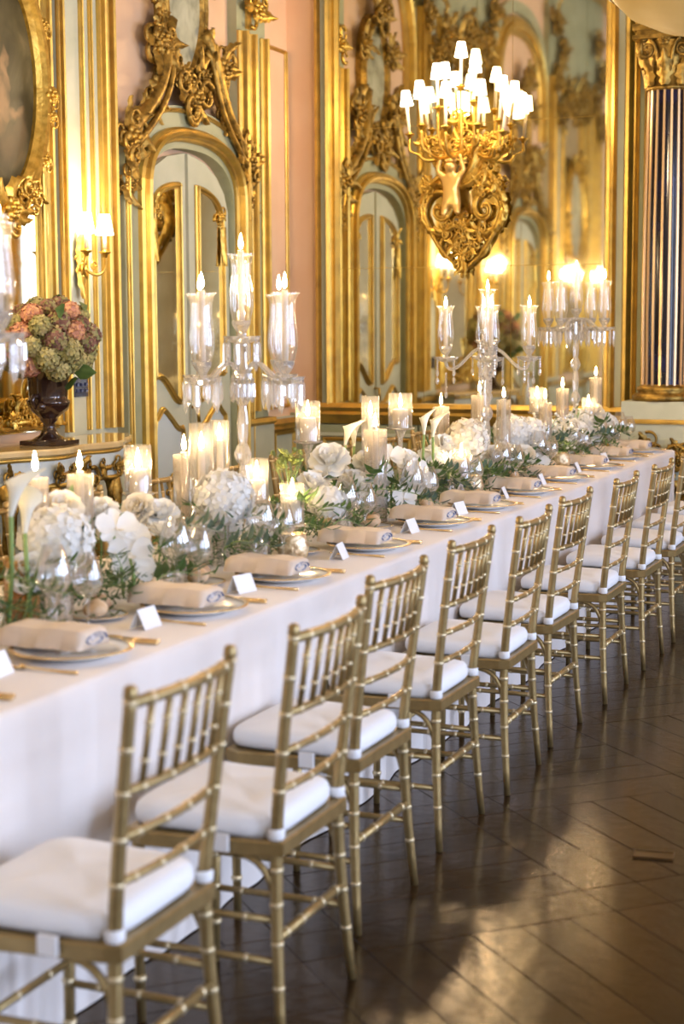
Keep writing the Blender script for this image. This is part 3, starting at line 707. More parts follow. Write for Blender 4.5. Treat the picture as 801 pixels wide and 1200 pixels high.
# ------------------------------------------------------------------ wall lights
shade_mb = MB(); shade_mb.lathe([(.046, 0), (.036, .052), (.027, .10)], 16); shade_me = shade_mb.mesh('lamp_shade', 'bulb')
slv_mb = MB(); slv_mb.tube([(0, 0, 0), (0, 0, .24)], .011, 8); slv_me = slv_mb.mesh('candle_sleeve', 'wax')
cup_mb = MB(); cup_mb.lathe([(.0, -.03), (.012, -.028), (.016, -.01), (.034, 0.0), (.036, .006), (.012, .008), (.012, .02)], 12); cup_me = cup_mb.mesh('drip_cup', 'gilt')
def lamp_point(par, loc, energy, radius=0.05):
    l = bpy.data.lights.new('lamp_light', 'POINT'); l.energy = energy; l.color = (1.0, 0.72, 0.40); l.shadow_soft_size = radius
    o = bpy.data.objects.new('lamp_light', l); C.objects.link(o); o.parent = par; o.location = loc
GS = .82
gd = thing('wall_girandole', 'large gilded wall light with putto and white shaded candle lamps on the great mirror', 'wall light', (-3.645, YE-0.03, 1.88))
def TG(u, v, w): return (u*(GS if v < 2.74 else 1), -w, v-1.88)
b = MB(TG)
for s in (-1, 1):
    scroll(b, (s*0.20, 2.35), 0.165, 1.35, -PI/2 if s > 0 else -PI/2, s, 0.026, 0.02)
    scroll(b, (s*0.20, 2.35), 0.12, 1.3, PI/3 if s > 0 else 2*PI/3, s, 0.02, 0.04)
    scroll(b, (s*0.13, 2.08), 0.09, 1.4, PI/2, -s, 0.018, 0.02)
    b.tube(bez([(0, 1.93, .03), (s*.12, 1.98, .05), (s*.24, 2.10, .05), (s*.30, 2.20, .05), (s*.36, 2.35, .05)], 12), .02, 6)
    b.tube(bez([(s*.34, 2.4, .05), (s*.32, 2.55, .06), (s*.20, 2.62, .06), (s*.10, 2.56, .06), (s*.10, 2.70, .06)], 12), .02, 6)
    for i in range(8):
        a = -1.9+i*0.5 if s > 0 else PI+1.9-i*0.5
        acanthus(b, (s*0.20+.15*math.cos(a), 2.35+.15*math.sin(a)), a+s*1.0, .12, .06, .04, .15, 0, s*1.8)
b.build('scroll_body', 'gilt', gd)
for i, (u, v, r) in enumerate(((0, 2.0, .11), (0, 1.93, .07), (-.06, 2.10, .10), (.07, 2.10, .10), (0, 2.24, .13), (-.14, 2.20, .10), (.14, 2.20, .10), (-.30, 2.52, .09), (.30, 2.52, .09), (.2, 2.62, .11), (-.2, 2.64, .08), (0.16, 2.5, .10), (0.0, 2.80, .12), (-.16, 2.80, .11), (.18, 2.80, .11), (.0, 2.95, .11), (-.28, 2.82, .08), (.28, 2.80, .08), (.08, 2.72, .09))):
    b = MB(TG); rocaille(b, (u, v), r, 500+i, 8, 0.05 if v < 2.7 else 0.07); b.build('carved_leaf_spray', 'gilt', gd)
# wing behind the putto
b = MB(TG)
for i in range(7): acanthus(b, (-.02+.02*i, 2.50+.02*i), 0.25+.16*i, .24-.012*i, .06, .06+.006*i, .05, 0, 0.5)
b.build('wing', 'gilt', gd)
# putto: one continuous skinned figure, arms raised to carry the candle arms
pv = [(0, 0, .0), (0, -.005, .055), (0, -.012, .115), (0, -.012, .148), (0, -.02, .185), (0, -.02, .215),
      (-.05, -.012, .125), (-.083, -.02, .165), (-.062, -.03, .235), (-.055, -.03, .26),
      (.05, -.012, .125), (.083, -.02, .165), (.066, -.03, .235), (.06, -.03, .26),
      (-.035, -.01, -.05), (-.045, -.03, -.11), (.035, -.01, -.05), (.05, -.035, -.10)]
pe = [(0, 1), (1, 2), (2, 3), (3, 4), (4, 5), (2, 6), (6, 7), (7, 8), (8, 9), (2, 10), (10, 11), (11, 12), (12, 13), (0, 14), (14, 15), (0, 16), (16, 17)]
pr = [.045, .044, .042, .019, .046, .040, .022, .017, .014, .013, .022, .017, .014, .013, .028, .016, .028, .016]
pme = bpy.data.meshes.new('putto'); pme.from_pydata([(x*1.15-.055, y*1.15-.13, z*1.15+0.54) for x, y, z in pv], pe, [])
pme.materials.append(M['putto'])
po = link('putto', pme, gd)
md = po.modifiers.new('skin', 'SKIN'); sv = pme.skin_vertices[0].data
for i, r in enumerate(pr): sv[i].radius = (r*1.15, r*1.15)
sv[0].use_root = True
md.use_smooth_shade = True
sd = po.modifiers.new('sub', 'SUBSURF'); sd.levels = 2; sd.render_levels = 2
hb = MB()
for i in range(16):
    a = i*2.4; r_ = .030*math.sqrt((i+.5)/16)
    hb.ball((-.055+r_*math.cos(a)*1.2, -.148+r_*math.sin(a)*1.1, .54+.262-.3*r_), .013, n=6, k=4)
hb.build('putto_hair', 'putto', po)
hb = MB(); hb.ball((-.055, -.197, .752), .006, n=6, k=4); hb.ball((-.069, -.190, .764), .005, n=6, k=4); hb.ball((-.041, -.190, .764), .005, n=6, k=4); hb.ball((-.055, -.192, .738), .008, .005, .003, 6, 4)
hb.build('putto_face', 'putto', po)
LAMPS = [(-.34, .20, 2.86), (-.28, .10, 2.92), (-.20, .34, 2.90), (-.13, .20, 3.03), (0.0, .42, 2.87), (.02, .16, 3.17), (.14, .24, 3.05), (.21, .36, 2.88), (.29, .14, 2.93), (.35, .24, 2.84), (-.05, .28, 3.02)]
for i, (u, w, z) in enumerate(LAMPS):
    b = MB(TG); b.tube(bez([(u*.25, 2.76, .06), (u*.6, 2.66, w*.5), (u*1.1, 2.64, w), (u, z-.12, w*1.05), (u, z-.02, w)], 12), [.016-.0006*k for k in range(13)], 6)
    b.build('candle_arm', 'gilt', gd)
    p = TG(u, z, w)
    tilt = (0, 0.30*u, 0)
    link('drip_cup', cup_me, gd, p)
    link('candle_sleeve', slv_me, gd, p, tilt)
    link('lamp_shade', shade_me, gd, (p[0]+0.30*u*.2, p[1], p[2]+.20), tilt)
lamp_point(gd, TG(-.2, 3.14, .52), 20, .10); lamp_point(gd, TG(.22, 3.12, .52), 20, .10)

def make_sconce(u0, where, group):
    t = thing('wall_sconce', 'gilded two-armed wall sconce with white shades '+where, 'sconce', WL(u0, 1.78, 0.07), 0, group)
    def T(u, v, w): return (w, u, v)
    b = MB(T)
    acanthus(b, (0, .16), -PI/2, .24, .07, 0, .1); acanthus(b, (0, .12), PI/2, .2, .07, 0, .1)
    rocaille(b, (0, .14), .06, 7, 6, 0); scroll(b, (0.02, .04), .05, 1.3, 0, 1, .01, .0); b.build('backplate', 'gilt', t)
    for s in (-1, 1):
        b = MB(T); b.tube(bez([(0, .12, .02), (s*.05, .02, .07), (s*.13, .04, .10), (s*.12, .10, .12), (s*.10, .17, .12)], 12), .009, 6); scroll(b, (s*.06, .1), .035, 1.2, 0, s, .007, .06, 0, 14, 5)
        b.build('arm', 'gilt', t)
        link('drip_cup', cup_me, t, T(s*.10, .18, .12))
        link('candle_sleeve', slv_me, t, T(s*.10, .18, .12), None, (1, 1, .6))
        link('lamp_shade', shade_me, t, T(s*.10, .28, .12), None, 1.15)
    lamp_point(t, T(0, .36, .17), 26, .05)
for u, wh in ((7.99, 'above the switch plate behind the urn'), (6.51, 'between the oval landscape and the second door'), (3.69, 'between the second door and the pale oval'), (2.21, 'above the switch plate past the pale oval')): make_sconce(u, wh, 'gilded sconces on the pilasters')
for k, (u, z, lab) in enumerate(((8.00, 1.20, 'small dark blue switch plate on the pilaster behind the urn'), (2.22, 1.14, 'small dark blue switch plate on the pilaster beside the pale oval panel'))):
    t = thing('switch_plate', lab, 'switch', WL(u, z, 0.06))
    b = MB(); b.box(0, .012, -.075, .075, -.055, .055); b.build('plate', 'plate_dark', t)
    for q in range(6):
        b = MB(); b.box(.012, .018, -.055+.045*(q % 3), -.033+.045*(q % 3), -.03+.035*(q//3), -.012+.035*(q//3)); b.build('button', 'plate_btn', t)

# hanging alabaster bowls
def make_bowl(loc, label):
    t = thing('pendant_bowl_lamp', label, 'lamp', loc)
    b = MB(); b.lathe([(0.0, -.17), (.10, -.165), (.22, -.14), (.33, -.09), (.40, -.02), (.405, .0), (.385, .0), (.32, -.06), (.2, -.11), (0.0, -.14)], 48); b.build('bowl', 'alabaster', t)
    b = MB(); b.lathe([(.40, -.025), (.415, -.015), (.42, 0.0), (.415, .014), (.395, .018), (.385, .0)], 48); b.build('rim', 'alab_rim', t)
    b = MB(); rosette(b, (0, 0), .05, .0); q = b.build('finial', 'alab_rim', t); q.location = (0, 0, -.17); q.rotation_euler = (PI, 0, 0)
    for k in range(3):
        a = 2*PI*k/3+.4; b = MB(); b.tube([(.39*math.cos(a), .39*math.sin(a), .0), (.02*math.cos(a), .02*math.sin(a), 1.1)], .006, 6); b.build('chain', 'brass', t)
    b = MB(); b.tube([(0, 0, 1.08), (0, 0, ZC-loc[2]-.05)], .008, 6); b.lathe([(.09, ZC-loc[2]-.06), (.07, ZC-loc[2]-.03), (.09, ZC-loc[2])], 16); b.build('rod', 'brass', t)
    lamp_point(t, (0, 0, .28), 170, .15)
make_bowl((-1.08, 6.24, 2.775), 'cream alabaster bowl lamp hanging on chains before the fluted column')

# ------------------------------------------------------------------ console table with urn
def make_console(u0, label):
    t = thing('console_table', label, 'table', (XL+0.15, u0, 0))
    front = []
    for i in range(33):
        q = -1+2*i/32
        x = 0.30+0.13*math.cos(q*PI*0.5)**1.2*1.0-0.035*math.cos(q*PI*3)-(0.16*max(0, abs(q)-.72)/.28)
        front.append((max(.16, x), q*0.86))
    outl = front+[(0.0, 0.86), (0.0, -0.86)]
    b = MB(); n = len(outl)
    rings = [(0.965, .895), (1.0, .905), (1.0, .925), (.985, .935)]
    vs_ = [(x*f_, y*f_, z) for f_, z in rings for x, y in outl]
    fs_ = [(r*n+i, r*n+(i+1) % n, (r+1)*n+(i+1) % n, (r+1)*n+i) for r in range(3) for i in range(n)]+[tuple(range(n)), tuple(range(3*n, 4*n))]
    b.add(vs_, fs_, 0, False); b.build('marble_top', 'marble', t)
    b = MB(); vs_ = [(x*.93, y*.95, z) for z in (.74, .895) for x, y in outl]
    b.add(vs_, [(i, (i+1) % n, n+(i+1) % n, n+i) for i in range(n)]+[tuple(range(n))], 0, False); b.build('apron', 'blue_paint', t)
    for z in (.745, .885):
        b = MB(); b.tube([(x*.94, y*.955, z) for x, y in front], .012, 6); b.build('apron_moulding', 'gilt_trim', t)
    for k, (q, v, r) in enumerate(((0, .76, .15), (-.35, .80, .08), (.35, .80, .08), (-.68, .78, .10), (.68, .78, .10), (.18, .80, .07), (-.18, .80, .07))):
        x = 0.30+0.13*math.cos(q*PI*0.5)**1.2-0.035*math.cos(q*PI*3)
        b = MB(lambda u, v_, w, x=x: (x*.93+w, u, v_)); rocaille(b, (q*.82, v), r, 60+k, 7, 0.0); b.build('apron_carving', 'gilt_dark', t)
    for s in (-1, 1):
        for (y, x0) in ((.62, .30), (.30, .36)):
            b = MB(); b.tube(bez([(x0, s*y, .76), (x0+.10, s*y, .62), (x0-.02, s*y*.9, .35), (x0-.16, s*y*.8, .22), (x0-.10, s*y*.75, .03)], 14), [.045-.0018*i for i in range(15)], 8)
            b.build('scroll_leg', 'gilt_dark', t)
            b = MB(lambda u, v_, w, s=s, x0=x0: (x0+.03+w, u, v_)); scroll(b, (s*y, .66), .07, 1.4, PI/2, s, .016, 0); b.build('leg_volute', 'gilt_dark', t)
    b = MB(); b.tube([(.22, -.48, .2), (.30, 0, .18), (.22, .48, .2)], .02, 6); b.build('stretcher', 'gilt_dark', t)
    return t
make_console(O1, 'gilded console table with ochre marble top beneath the oval landscape painting')

def floret_ball(R, nfl, fs, mats=1, seed=1, squash=0.85, hole=-0.75):
    """hydrangea head: many four-petalled florets on a dome"""
    rnd_ = random.Random(seed); b = MB()
    b.ball((0, 0, 0), R*.86, R*.86, R*.86*squash, 10, 7, 0)
    for i in range(nfl):
        z = 1-(i+.5)/nfl*(1-hole); a = i*2.39996; r = math.sqrt(max(0, 1-z*z))
        n = Vector((r*math.cos(a), r*math.sin(a), z)); n = (n+Vector([rnd_.uniform(-.12, .12) for _ in range(3)])).normalized()
        t1 = n.orthogonal().normalized(); t2 = n.cross(t1); ro = rnd_.uniform(0, PI)
        rad = R*rnd_.uniform(.92, 1.05); c = Vector((n.x*rad, n.y*rad, n.z*rad*squash))
        for k in range(4):
            a2 = ro+k*PI/2; d = t1*math.cos(a2)+t2*math.sin(a2); e = t1*-math.sin(a2)+t2*math.cos(a2)
            lift = n*fs*rnd_.uniform(.05, .4)
            p = [c, c+d*fs*.55+e*fs*.45+lift*.6, c+d*fs*1.0+lift, c+d*fs*.55-e*fs*.45+lift*.6]
            b.add([tuple(q) for q in p], [(0, 1, 2, 3)], rnd_.randrange(mats), True)
    return b
def petal(b, base, d, n, L, W, cup=0.25, m=0, rows=4, tip=0.5, roll=0.0):
    """curved petal: from base along d, facing n"""
    d = d.normalized(); s_ = n.cross(d).normalized(); vs_ = []
    for i in range(rows+1):
        t = i/rows; w = W*.5*(math.sin(PI*(.08+.92*t**.75*(1-tip*.0))*.62+.0)**.9)*(1 if t < .85 else 1-tip*(t-.85)/.15)
        c = base+d*L*t+n*(cup*L*t*t-roll*L*max(0, t-.7)**2*4)
        for q in (-1, -.5, 0, .5, 1):
            vs_.append(tuple(c+s_*w*q+n*(abs(q)**2*w*.35)))
    b.add(vs_, [(i*5+j, i*5+j+1, i*5+j+6, i*5+j+5) for i in range(rows) for j in range(4)], m, True)
def rose_mb(R, seed=1):
    rnd_ = random.Random(seed); b = MB()
    b.ball((0, 0, -R*.1), R*.26, R*.26, R*.42, 8, 6)
    for ring, (k, r0, up, L) in enumerate(((4, .12, 2.6, .85), (5, .22, 1.5, .95), (6, .32, .7, 1.0), (7, .38, .10, 1.0), (6, .36, -.25, .95))):
        for i in range(k):
            a = 2*PI*i/k+ring*.55+rnd_.uniform(-.12, .12)
            o = Vector((math.cos(a), math.sin(a), 0))
            d = (o+Vector((0, 0, up))).normalized(); n = (Vector((0, 0, 1))-d*d.z).normalized()
            if n.dot(o) > 0: n = n
            n = (-o*max(.2, up)+Vector((0, 0, 1))).normalized(); n = (n-d*n.dot(d)).normalized()
            petal(b, o*R*r0*.6+Vector((0, 0, -R*.35)), d, n, R*L, R*1.05, .22, 0, 4, .5, .25)
    return b
def orchid_mb(R, seed=1):
    b = MB(); Z = Vector((0, 0, 1))
    for a, L, W in ((90, 1.05, .62), (210, 1.0, .58), (330, 1.0, .58)):
        d = Vector((math.cos(math.radians(a)), math.sin(math.radians(a)), 0)); petal(b, d*R*.05, d, Z, R*L, R*W, .12)
    for a in (20, 160):
        d = Vector((math.cos(math.radians(a)), math.sin(math.radians(a)), 0)); petal(b, d*R*.05+Z*.004, d, Z, R*1.1, R*1.12, .16)
    petal(b, Vector((0, -.05*R, .01)), Vector((0, -.7, .6)), Vector((0, .6, .7)), R*.5, R*.45, .3, 1)
    b.ball((0, 0, R*.12), R*.10, n=6, k=4, m=1)
    return b
def calla_mb(R, H):
    b = MB(); n = 16; rows = 9; vs_ = []
    for i in range(rows+1):
        t = i/rows; r = R*(.18+.42*t**1.2+.5*t**5)
        for j in range(n):
            a = 2*PI*j/n; flare = 1+(.35*t**3)*math.cos(a)
            zz = H*t+ (H*.45*t**3)*max(-.25, math.cos(a))*1.0
            curl = R*.5*t**6*max(0, math.cos(a))
            vs_.append((r*flare*math.cos(a)+curl, r*math.sin(a), zz))
    b.add(vs_, [(i*n+j, i*n+(j+1) % n, (i+1)*n+(j+1) % n, (i+1)*n+j) for i in range(rows) for j in range(n)], 0)
    b.tube([(0, 0, H*.2), (0, 0, H*.85)], [R*.13, R*.09], 6, 1)
    return b
def leaf_blade(b, p, d, n, L, W, m=0, curl=.2):
    d = d.normalized(); s_ = n.cross(d); s_ = s_.normalized() if s_.length > 1e-5 else d.orthogonal(); n = d.cross(s_) * -1
    vs_ = [tuple(p)]
    for t in (.3, .6, .85):
        w = W*.5*math.sin(PI*min(1, t*1.02)**.8); c = p+d*L*t-n*(curl*L*t*t)
        vs_ += [tuple(c+s_*w), tuple(c-n*(.15*W)), tuple(c-s_*w)]
    vs_.append(tuple(p+d*L-n*curl*L))
    fs_ = [(0, 2, 1), (0, 3, 2)]
    for i in range(2):
        o = 1+3*i; fs_ += [(o, o+1, o+4, o+3), (o+1, o+2, o+5, o+4)]
    fs_ += [(7, 8, 10), (8, 9, 10)]
    b.add(vs_, fs_, m, True)

UX, UY, UZ = -4.63, 7.16, 0.937
urn = thing('urn_vase', 'dark glossy bronze urn with side handles on the console table', 'vase', (UX, UY, UZ))
b = MB(); b.lathe([(0, 0), (.10, 0), (.10, .02), (.085, .03), (.05, .05), (.035, .08), (.03, .11), (.045, .125), (.045, .135), (.05, .14), (.10, .18), (.112, .215), (.112, .225), (.10, .235), (.10, .25), (.105, .33), (.125, .39), (.135, .40), (.125, .405), (.10, .38), (.095, .28), (.0, .2)], 28); b.build('body', 'urn', urn)
b = MB(); b.box(-.11, .11, -.11, .11, -.001, .022); b.build('plinth', 'urn', urn)
for s in (-1, 1):
    b = MB(); b.tube(bez([(0, s*.10, .19), (0, s*.17, .20), (0, s*.16, .28), (0, s*.10, .25)], 10), .012, 6); b.ball((0.02, s*.105, .2), .03, n=8, k=6); b.build('handle', 'urn', urn)
dry = {k: floret_ball(.056, 60, .021, 2, i, .9).mesh('bloom', ['dry_'+k, 'dry_'+{'peach': 'pink', 'pink': 'peach', 'mauve': 'olive', 'green': 'olive', 'olive': 'mauve'}[k]]) for i, k in enumerate(('peach', 'pink', 'mauve', 'green', 'olive'))}
dcol = {'peach': 'peach orange', 'pink': 'dusky pink', 'mauve': 'dark mauve', 'green': 'yellow green', 'olive': 'olive brown'}
bc = Vector((UX+.01, UY, UZ+.52))
rnd = random.Random(9)
NBL = 46
for i in range(NBL):
    z = .97-1.66*(i+.5)/NBL; a = i*2.39996+.6; r = math.sqrt(1-z*z)
    if z > .55: k = rnd.choice(('green', 'peach', 'olive', 'mauve', 'peach'))
    elif z > -.05: k = rnd.choice(('peach', 'pink', 'olive', 'mauve', 'green', 'peach', 'olive'))
    else: k = rnd.choice(('green', 'green', 'olive', 'green', 'pink'))
    q = rnd.uniform(.92, 1.08)
    p = bc+Vector((r*math.cos(a)*.195*q, r*math.sin(a)*.24*q, z*.205*q))
    o = thing('dried_hydrangea', dcol[k]+' dried hydrangea head in the dark urn', 'flower', p, rnd.uniform(0, 6), dcol[k]+' hydrangeas in the urn')
    nv = (p-bc).normalized(); o.rotation_euler = nv.to_track_quat('Z', 'Y').to_euler()
    o.scale = (rnd.uniform(.8, 1.15),)*3
    link('bloom', dry[k], o)
    sp = MB(); inv = nv.to_track_quat('Z', 'Y').inverted(); tgt = (inv @ (Vector((UX, UY, UZ+.36))-p))/o.scale[0]
    sp.tube([(0, 0, 0), tuple(tgt*.5), tuple(tgt)], .004, 5); sp.build('stem', 'stem', o)
bl = MB(); leaf_blade(bl, Vector((0, 0, 0)), Vector((1, 0, 0)), Vector((0, 0, 1)), .13, .085, 0, .25); blm = bl.mesh('dark_leaf', 'leaf')
for i, (dx, dy, dz, a) in enumerate(((.16, -.10, .16, 3.6), (.14, .11, .18, .6), (.10, .03, .22, 1.6), (.17, -.05, -.14, -1.2), (.12, .20, .10, .9), (.10, -.02, -.22, -1.8))):
    o = link('hydrangea_leaf', blm, None, bc+Vector((dx, dy, dz)), (rnd.uniform(-.5, .5)+1.2, rnd.uniform(-.3, .3), a+PI/2))
    tag(o, 'broad dark green leaf among the dried hydrangeas', 'leaf', 'leaves of the urn bouquet')

# ------------------------------------------------------------------ banquet table cloth
TZ = 0.760; TW = 0.955
def xr(y): return -1.845-0.0125*y
def xl(y): return xr(y)-TW
Y0, Y1 = 1.2, 10.12
b = MB(); rnd = random.Random(4)
NY = 420; cols = None; vs_ = []
ph = [rnd.uniform(0, 6) for _ in range(6)]
def fold(y, side):
    return (math.sin(y*6.1+ph[0]+side)+.7*math.sin(y*13.7+ph[1]-side)+.5*math.sin(y*23.0+ph[2]+2*side))
prof_z = [0.004, .08, .18, .30, .42, .54, .64, .71, .742, .754, TZ]
for i in range(NY+1):
    y = Y0+(Y1-Y0)*i/NY
    row = []
    for z in prof_z:
        d = (TZ-z)/TZ
        edge = -.018 if z == TZ else (-.007 if z > .75 else (-.002 if z > .74 else 0))
        row.append((xl(y)-edge+.007*d**.8*(1.2+fold(y, 1.3)*.8), y, z))
    for q in (.25, .5, .75): row.append((xl(y)+TW*q, y, TZ))
    for z in prof_z[::-1]:
        d = (TZ-z)/TZ
        edge = -.018 if z == TZ else (-.007 if z > .75 else (-.002 if z > .74 else 0))
        row.append((xr(y)+edge-.012*d**.8*(1.2+fold(y, 0)*.8), y, z))
    nc = len(row); vs_ += row
fs_ = [(i*nc+j, i*nc+j+1, (i+1)*nc+j+1, (i+1)*nc+j) for i in range(NY) for j in range(nc-1)]
b.add(vs_, fs_, 0)
# end drops
for y, sgn in ((Y0, -1), (Y1, 1)):
    vs_ = []; nx = 40
    for z in prof_z:
        d = (TZ-z)/TZ
        for k in range(nx+1):
            x = xl(y)+TW*k/nx
            x = min(max(x, xl(y)+(.018 if z == TZ else 0)), xr(y)-(.018 if z == TZ else 0))
            vs_.append((x, y+sgn*(.006*math.sin(k*1.3)*d+.008*d*(0 if k in (0, nx) else 1)), z))
    n = nx+1
    b.add(vs_, [(i*n+j, i*n+j+1, (i+1)*n+j+1, (i+1)*n+j) for i in range(len(prof_z)-1) for j in range(nx)], 0)
tc_ = b.build('tablecloth', 'cloth'); tag(tc_, 'ivory linen cloth falling to the floor over the long banquet table', 'tablecloth')

# ------------------------------------------------------------------ chairs
def rod(b, p0, p1, r, bands=(), n=8, bend=0.0, bw=.0045, br=.0018, ends=True):
    P0, P1 = Vector(p0), Vector(p1)
    def pt(t): return P0.lerp(P1, t)+Vector((bend*4*t*(1-t), 0, 0))
    b.tube([tuple(pt(i/6)) for i in range(7)] if bend else [p0, p1], r, n)
    L = (P1-P0).length
    for t in bands:
        a = max(0, t-bw/L); c_ = min(1, t+bw/L)
        b.tube([tuple(pt(a)), tuple(pt((a+c_)/2)), tuple(pt(c_))], [r+br*.6, r+br, r+br*.6], n, 1)
G2 = ['chair_gold', 'chair_band']
def post_x(z):
    # rear post: splayed foot, waist at the seat, leaning back above it
    if z < .45: return -.034-.023*math.sin(PI/2*z/.45)
    t = (z-.45)/.47; return -.057+.057*t**1.15
def post_hw(z):
    return .170+.034*((.45-z)/.45)**1.2 if z < .45 else .170+.022*((z-.45)/.47)**.8
def make_chair(label, group):
    t = thing('banquet_chair', label, 'chair', (0, 0, 0), 0, group)
    hw = .192
    for s in (-1, 1):
        b = MB(); zs = [0, .08, .16, .24, .32, .40, .45, .52, .60, .70, .80, .88, .905]
        def pr_(z): return .0105+.004*min(1, z/.4) if z < .45 else .0145-.0025*(z-.45)/.45
        def pp(z): return (post_x(z), s*post_hw(z), z)
        b.tube([pp(z) for z in zs], [.0105, .0115, .0125, .0135, .014, .0145, .0145, .014, .0135, .0130, .0125, .012, .012], 10)
        b.lathe([(.012, 0), (.015, .004), (.012, .010), (.013, .016), (.008, .022), (0, .024)], 10, (post_x(.903), s*post_hw(.903), .903))
        for z in (.13, .225, .31, .385, .56, .645, .73, .81, .895):
            p = pp(z); b.tube([(post_x(z-.005), p[1], z-.005), p, (post_x(z+.005), p[1], z+.005)], [pr_(z)+.0005, pr_(z)+.0020, pr_(z)+.0005], 10, 1)
        b.build('back_post', G2, t)
        b = MB(); b.tube([(-.385, s*.185, 0), (-.385, s*.19, .2), (-.38, s*.192, .425)], [.0105, .0125, .0145], 10)
        for z in (.10, .19, .27, .36): b.tube([(-.385, s*.188, z-.007), (-.385, s*.188, z), (-.384, s*.188, z+.007)], [.0130, .0155, .0130], 10, 1)
        b.build('front_leg', G2, t)
        for z in (.185, .275):
            b = MB(); rod(b, (post_x(z), s*post_hw(z), z), (-.385, s*.188, z), .0085, (.22, .5, .78)); b.build('side_stretcher', G2, t)
    b = MB(); rod(b, (post_x(.235), -post_hw(.235), .235), (post_x(.235), post_hw(.235), .235), .011, (.12, .35, .65, .88)); b.build('back_stretcher', G2, t)
    b = MB(); rod(b, (-.385, -.188, .23), (-.385, .188, .23), .009, (.2, .5, .8)); b.build('front_stretcher', G2, t)
    for nm, z, r, bd in (('top_rail', .893, .0115, .022), ('spindle_rail', .73, .0095, .018), ('lower_rail', .645, .0085, .016), ('lower_rail', .56, .0085, .014)):
        b = MB(); rod(b, (post_x(z), -post_hw(z), z), (post_x(z), post_hw(z), z), r, (.14, .38, .62, .86), 8, bd); b.build(nm, G2, t)
    for k in range(6):
        q = (k+1)/7; y = -.186+2*.186*q; bow = 4*q*(1-q)
        b = MB(); rod(b, (post_x(.73)+.018*bow, y, .735), (post_x(.893)+.022*bow, y, .888), .0068, (.28, .72), 7, 0, .004, .0022); b.build('spindle', G2, t)
    # seat frame
    outl = [(-.036, -.182), (-.036, .182), (-.07, .192), (-.36, .222), (-.405, .20), (-.41, .17), (-.41, -.17), (-.405, -.20), (-.36, -.222), (-.07, -.192)]
    b = MB(); n = len(outl)
    b.add([(x, y, z) for z in (.415, .418, .446, .449) for (x, y) in [(x if z in (.418, .446) else -.21+(x+.21)*.98, y*(1 if z in (.418, .446) else .98)) for x, y in outl]],
          [(r*n+i, r*n+(i+1) % n, (r+1)*n+(i+1) % n, (r+1)*n+i) for r in range(3) for i in range(n)]+[tuple(range(n)), tuple(range(3*n, 4*n))], 0, False)
    for s in (-1, 1):  # curved brackets below the frame
        b.tube(bez([(-.06, s*.178, .33), (-.075, s*.179, .40), (-.11, s*.183, .415), (-.16, s*.188, .418)], 6), .009, 6)
    b.build('seat_frame', 'chair_gold', t)
    # cushion: rounded superellipse dome
    b = MB(); nn = 44; rows = [(.90, .450), (.965, .4515), (.995, .462), (1.0, .476), (.985, .489), (.95, .498), (.85, .505), (.6, .510), (.3, .512)]
    vs_ = []
    for (f_, z) in rows:
        for j in range(nn):
            a = 2*PI*j/nn; ca, sa = math.cos(a), math.sin(a); e = .42
            x = math.copysign(abs(ca)**e, ca)*.184*f_; y = math.copysign(abs(sa)**e, sa)*(.196-.06*x)*f_
            vs_.append((-.234+x, y, z+.003*math.sin(3*a+1)*(1 if f_ < .97 else .3)))
    vs_.append((-.234, 0, .512)); k = len(rows)
    b.add(vs_, [(i*nn+j, i*nn+(j+1) % nn, (i+1)*nn+(j+1) % nn, (i+1)*nn+j) for i in range(k-1) for j in range(nn)]+[((k-1)*nn+j, (k-1)*nn+(j+1) % nn, k*nn) for j in range(nn)]+[tuple(range(nn-1, -1, -1))], 0)
    cu = b.build('seat_cushion', 'cushion', t)
    for s in (-1, 1):
        b = MB(); b.lathe([(.0165, .452), (.0185, .455), (.0185, .472), (.0165, .476)], 12, (post_x(.46), s*post_hw(.46), 0)); b.build('cushion_tie', 'cushion', cu)
    b = MB(); b.box(-.19, -.15, -.2175, -.2085, .425, .462); b.build('cushion_tie', 'cushion', cu)
    return t
YS = [2.3883, 3.023, 3.6905, 4.3899, 5.0175, 5.6664, 6.4083, 7.112, 7.80, 8.48, 9.16]
DX = [.0634, .0835, -.0071, -.0338, -.0204, -.0451, -.0242, -.0162, -.02, -.02, -.02]
proto = make_chair('gold bamboo-style chair with white cushion on the open floor side of the table', 'gold chairs along the open side of the table')
for i, (y, dx) in enumerate(zip(YS, DX)):
    loc = (-1.454+dx, y+.19, 0)
    lab = 'gold bamboo-style chair with white cushion, open side, '+ORD[len(YS)-1-i]+' from the great mirror'
    if i == 0: proto.location = loc; proto['label'] = lab
    else: dup(proto, loc, [0, .01, -.01, .0, .02, -.015, .01, 0, .01, -.01, 0][i], lab)
for i in range(9):
    dup(proto, (-3.30-.012*(i % 3), 4.62+.655*i, 0), PI, 'gold bamboo-style chair behind the flowers, wall side, '+ORD[8-i]+' from the great mirror', 'gold chairs along the wall side of the table')

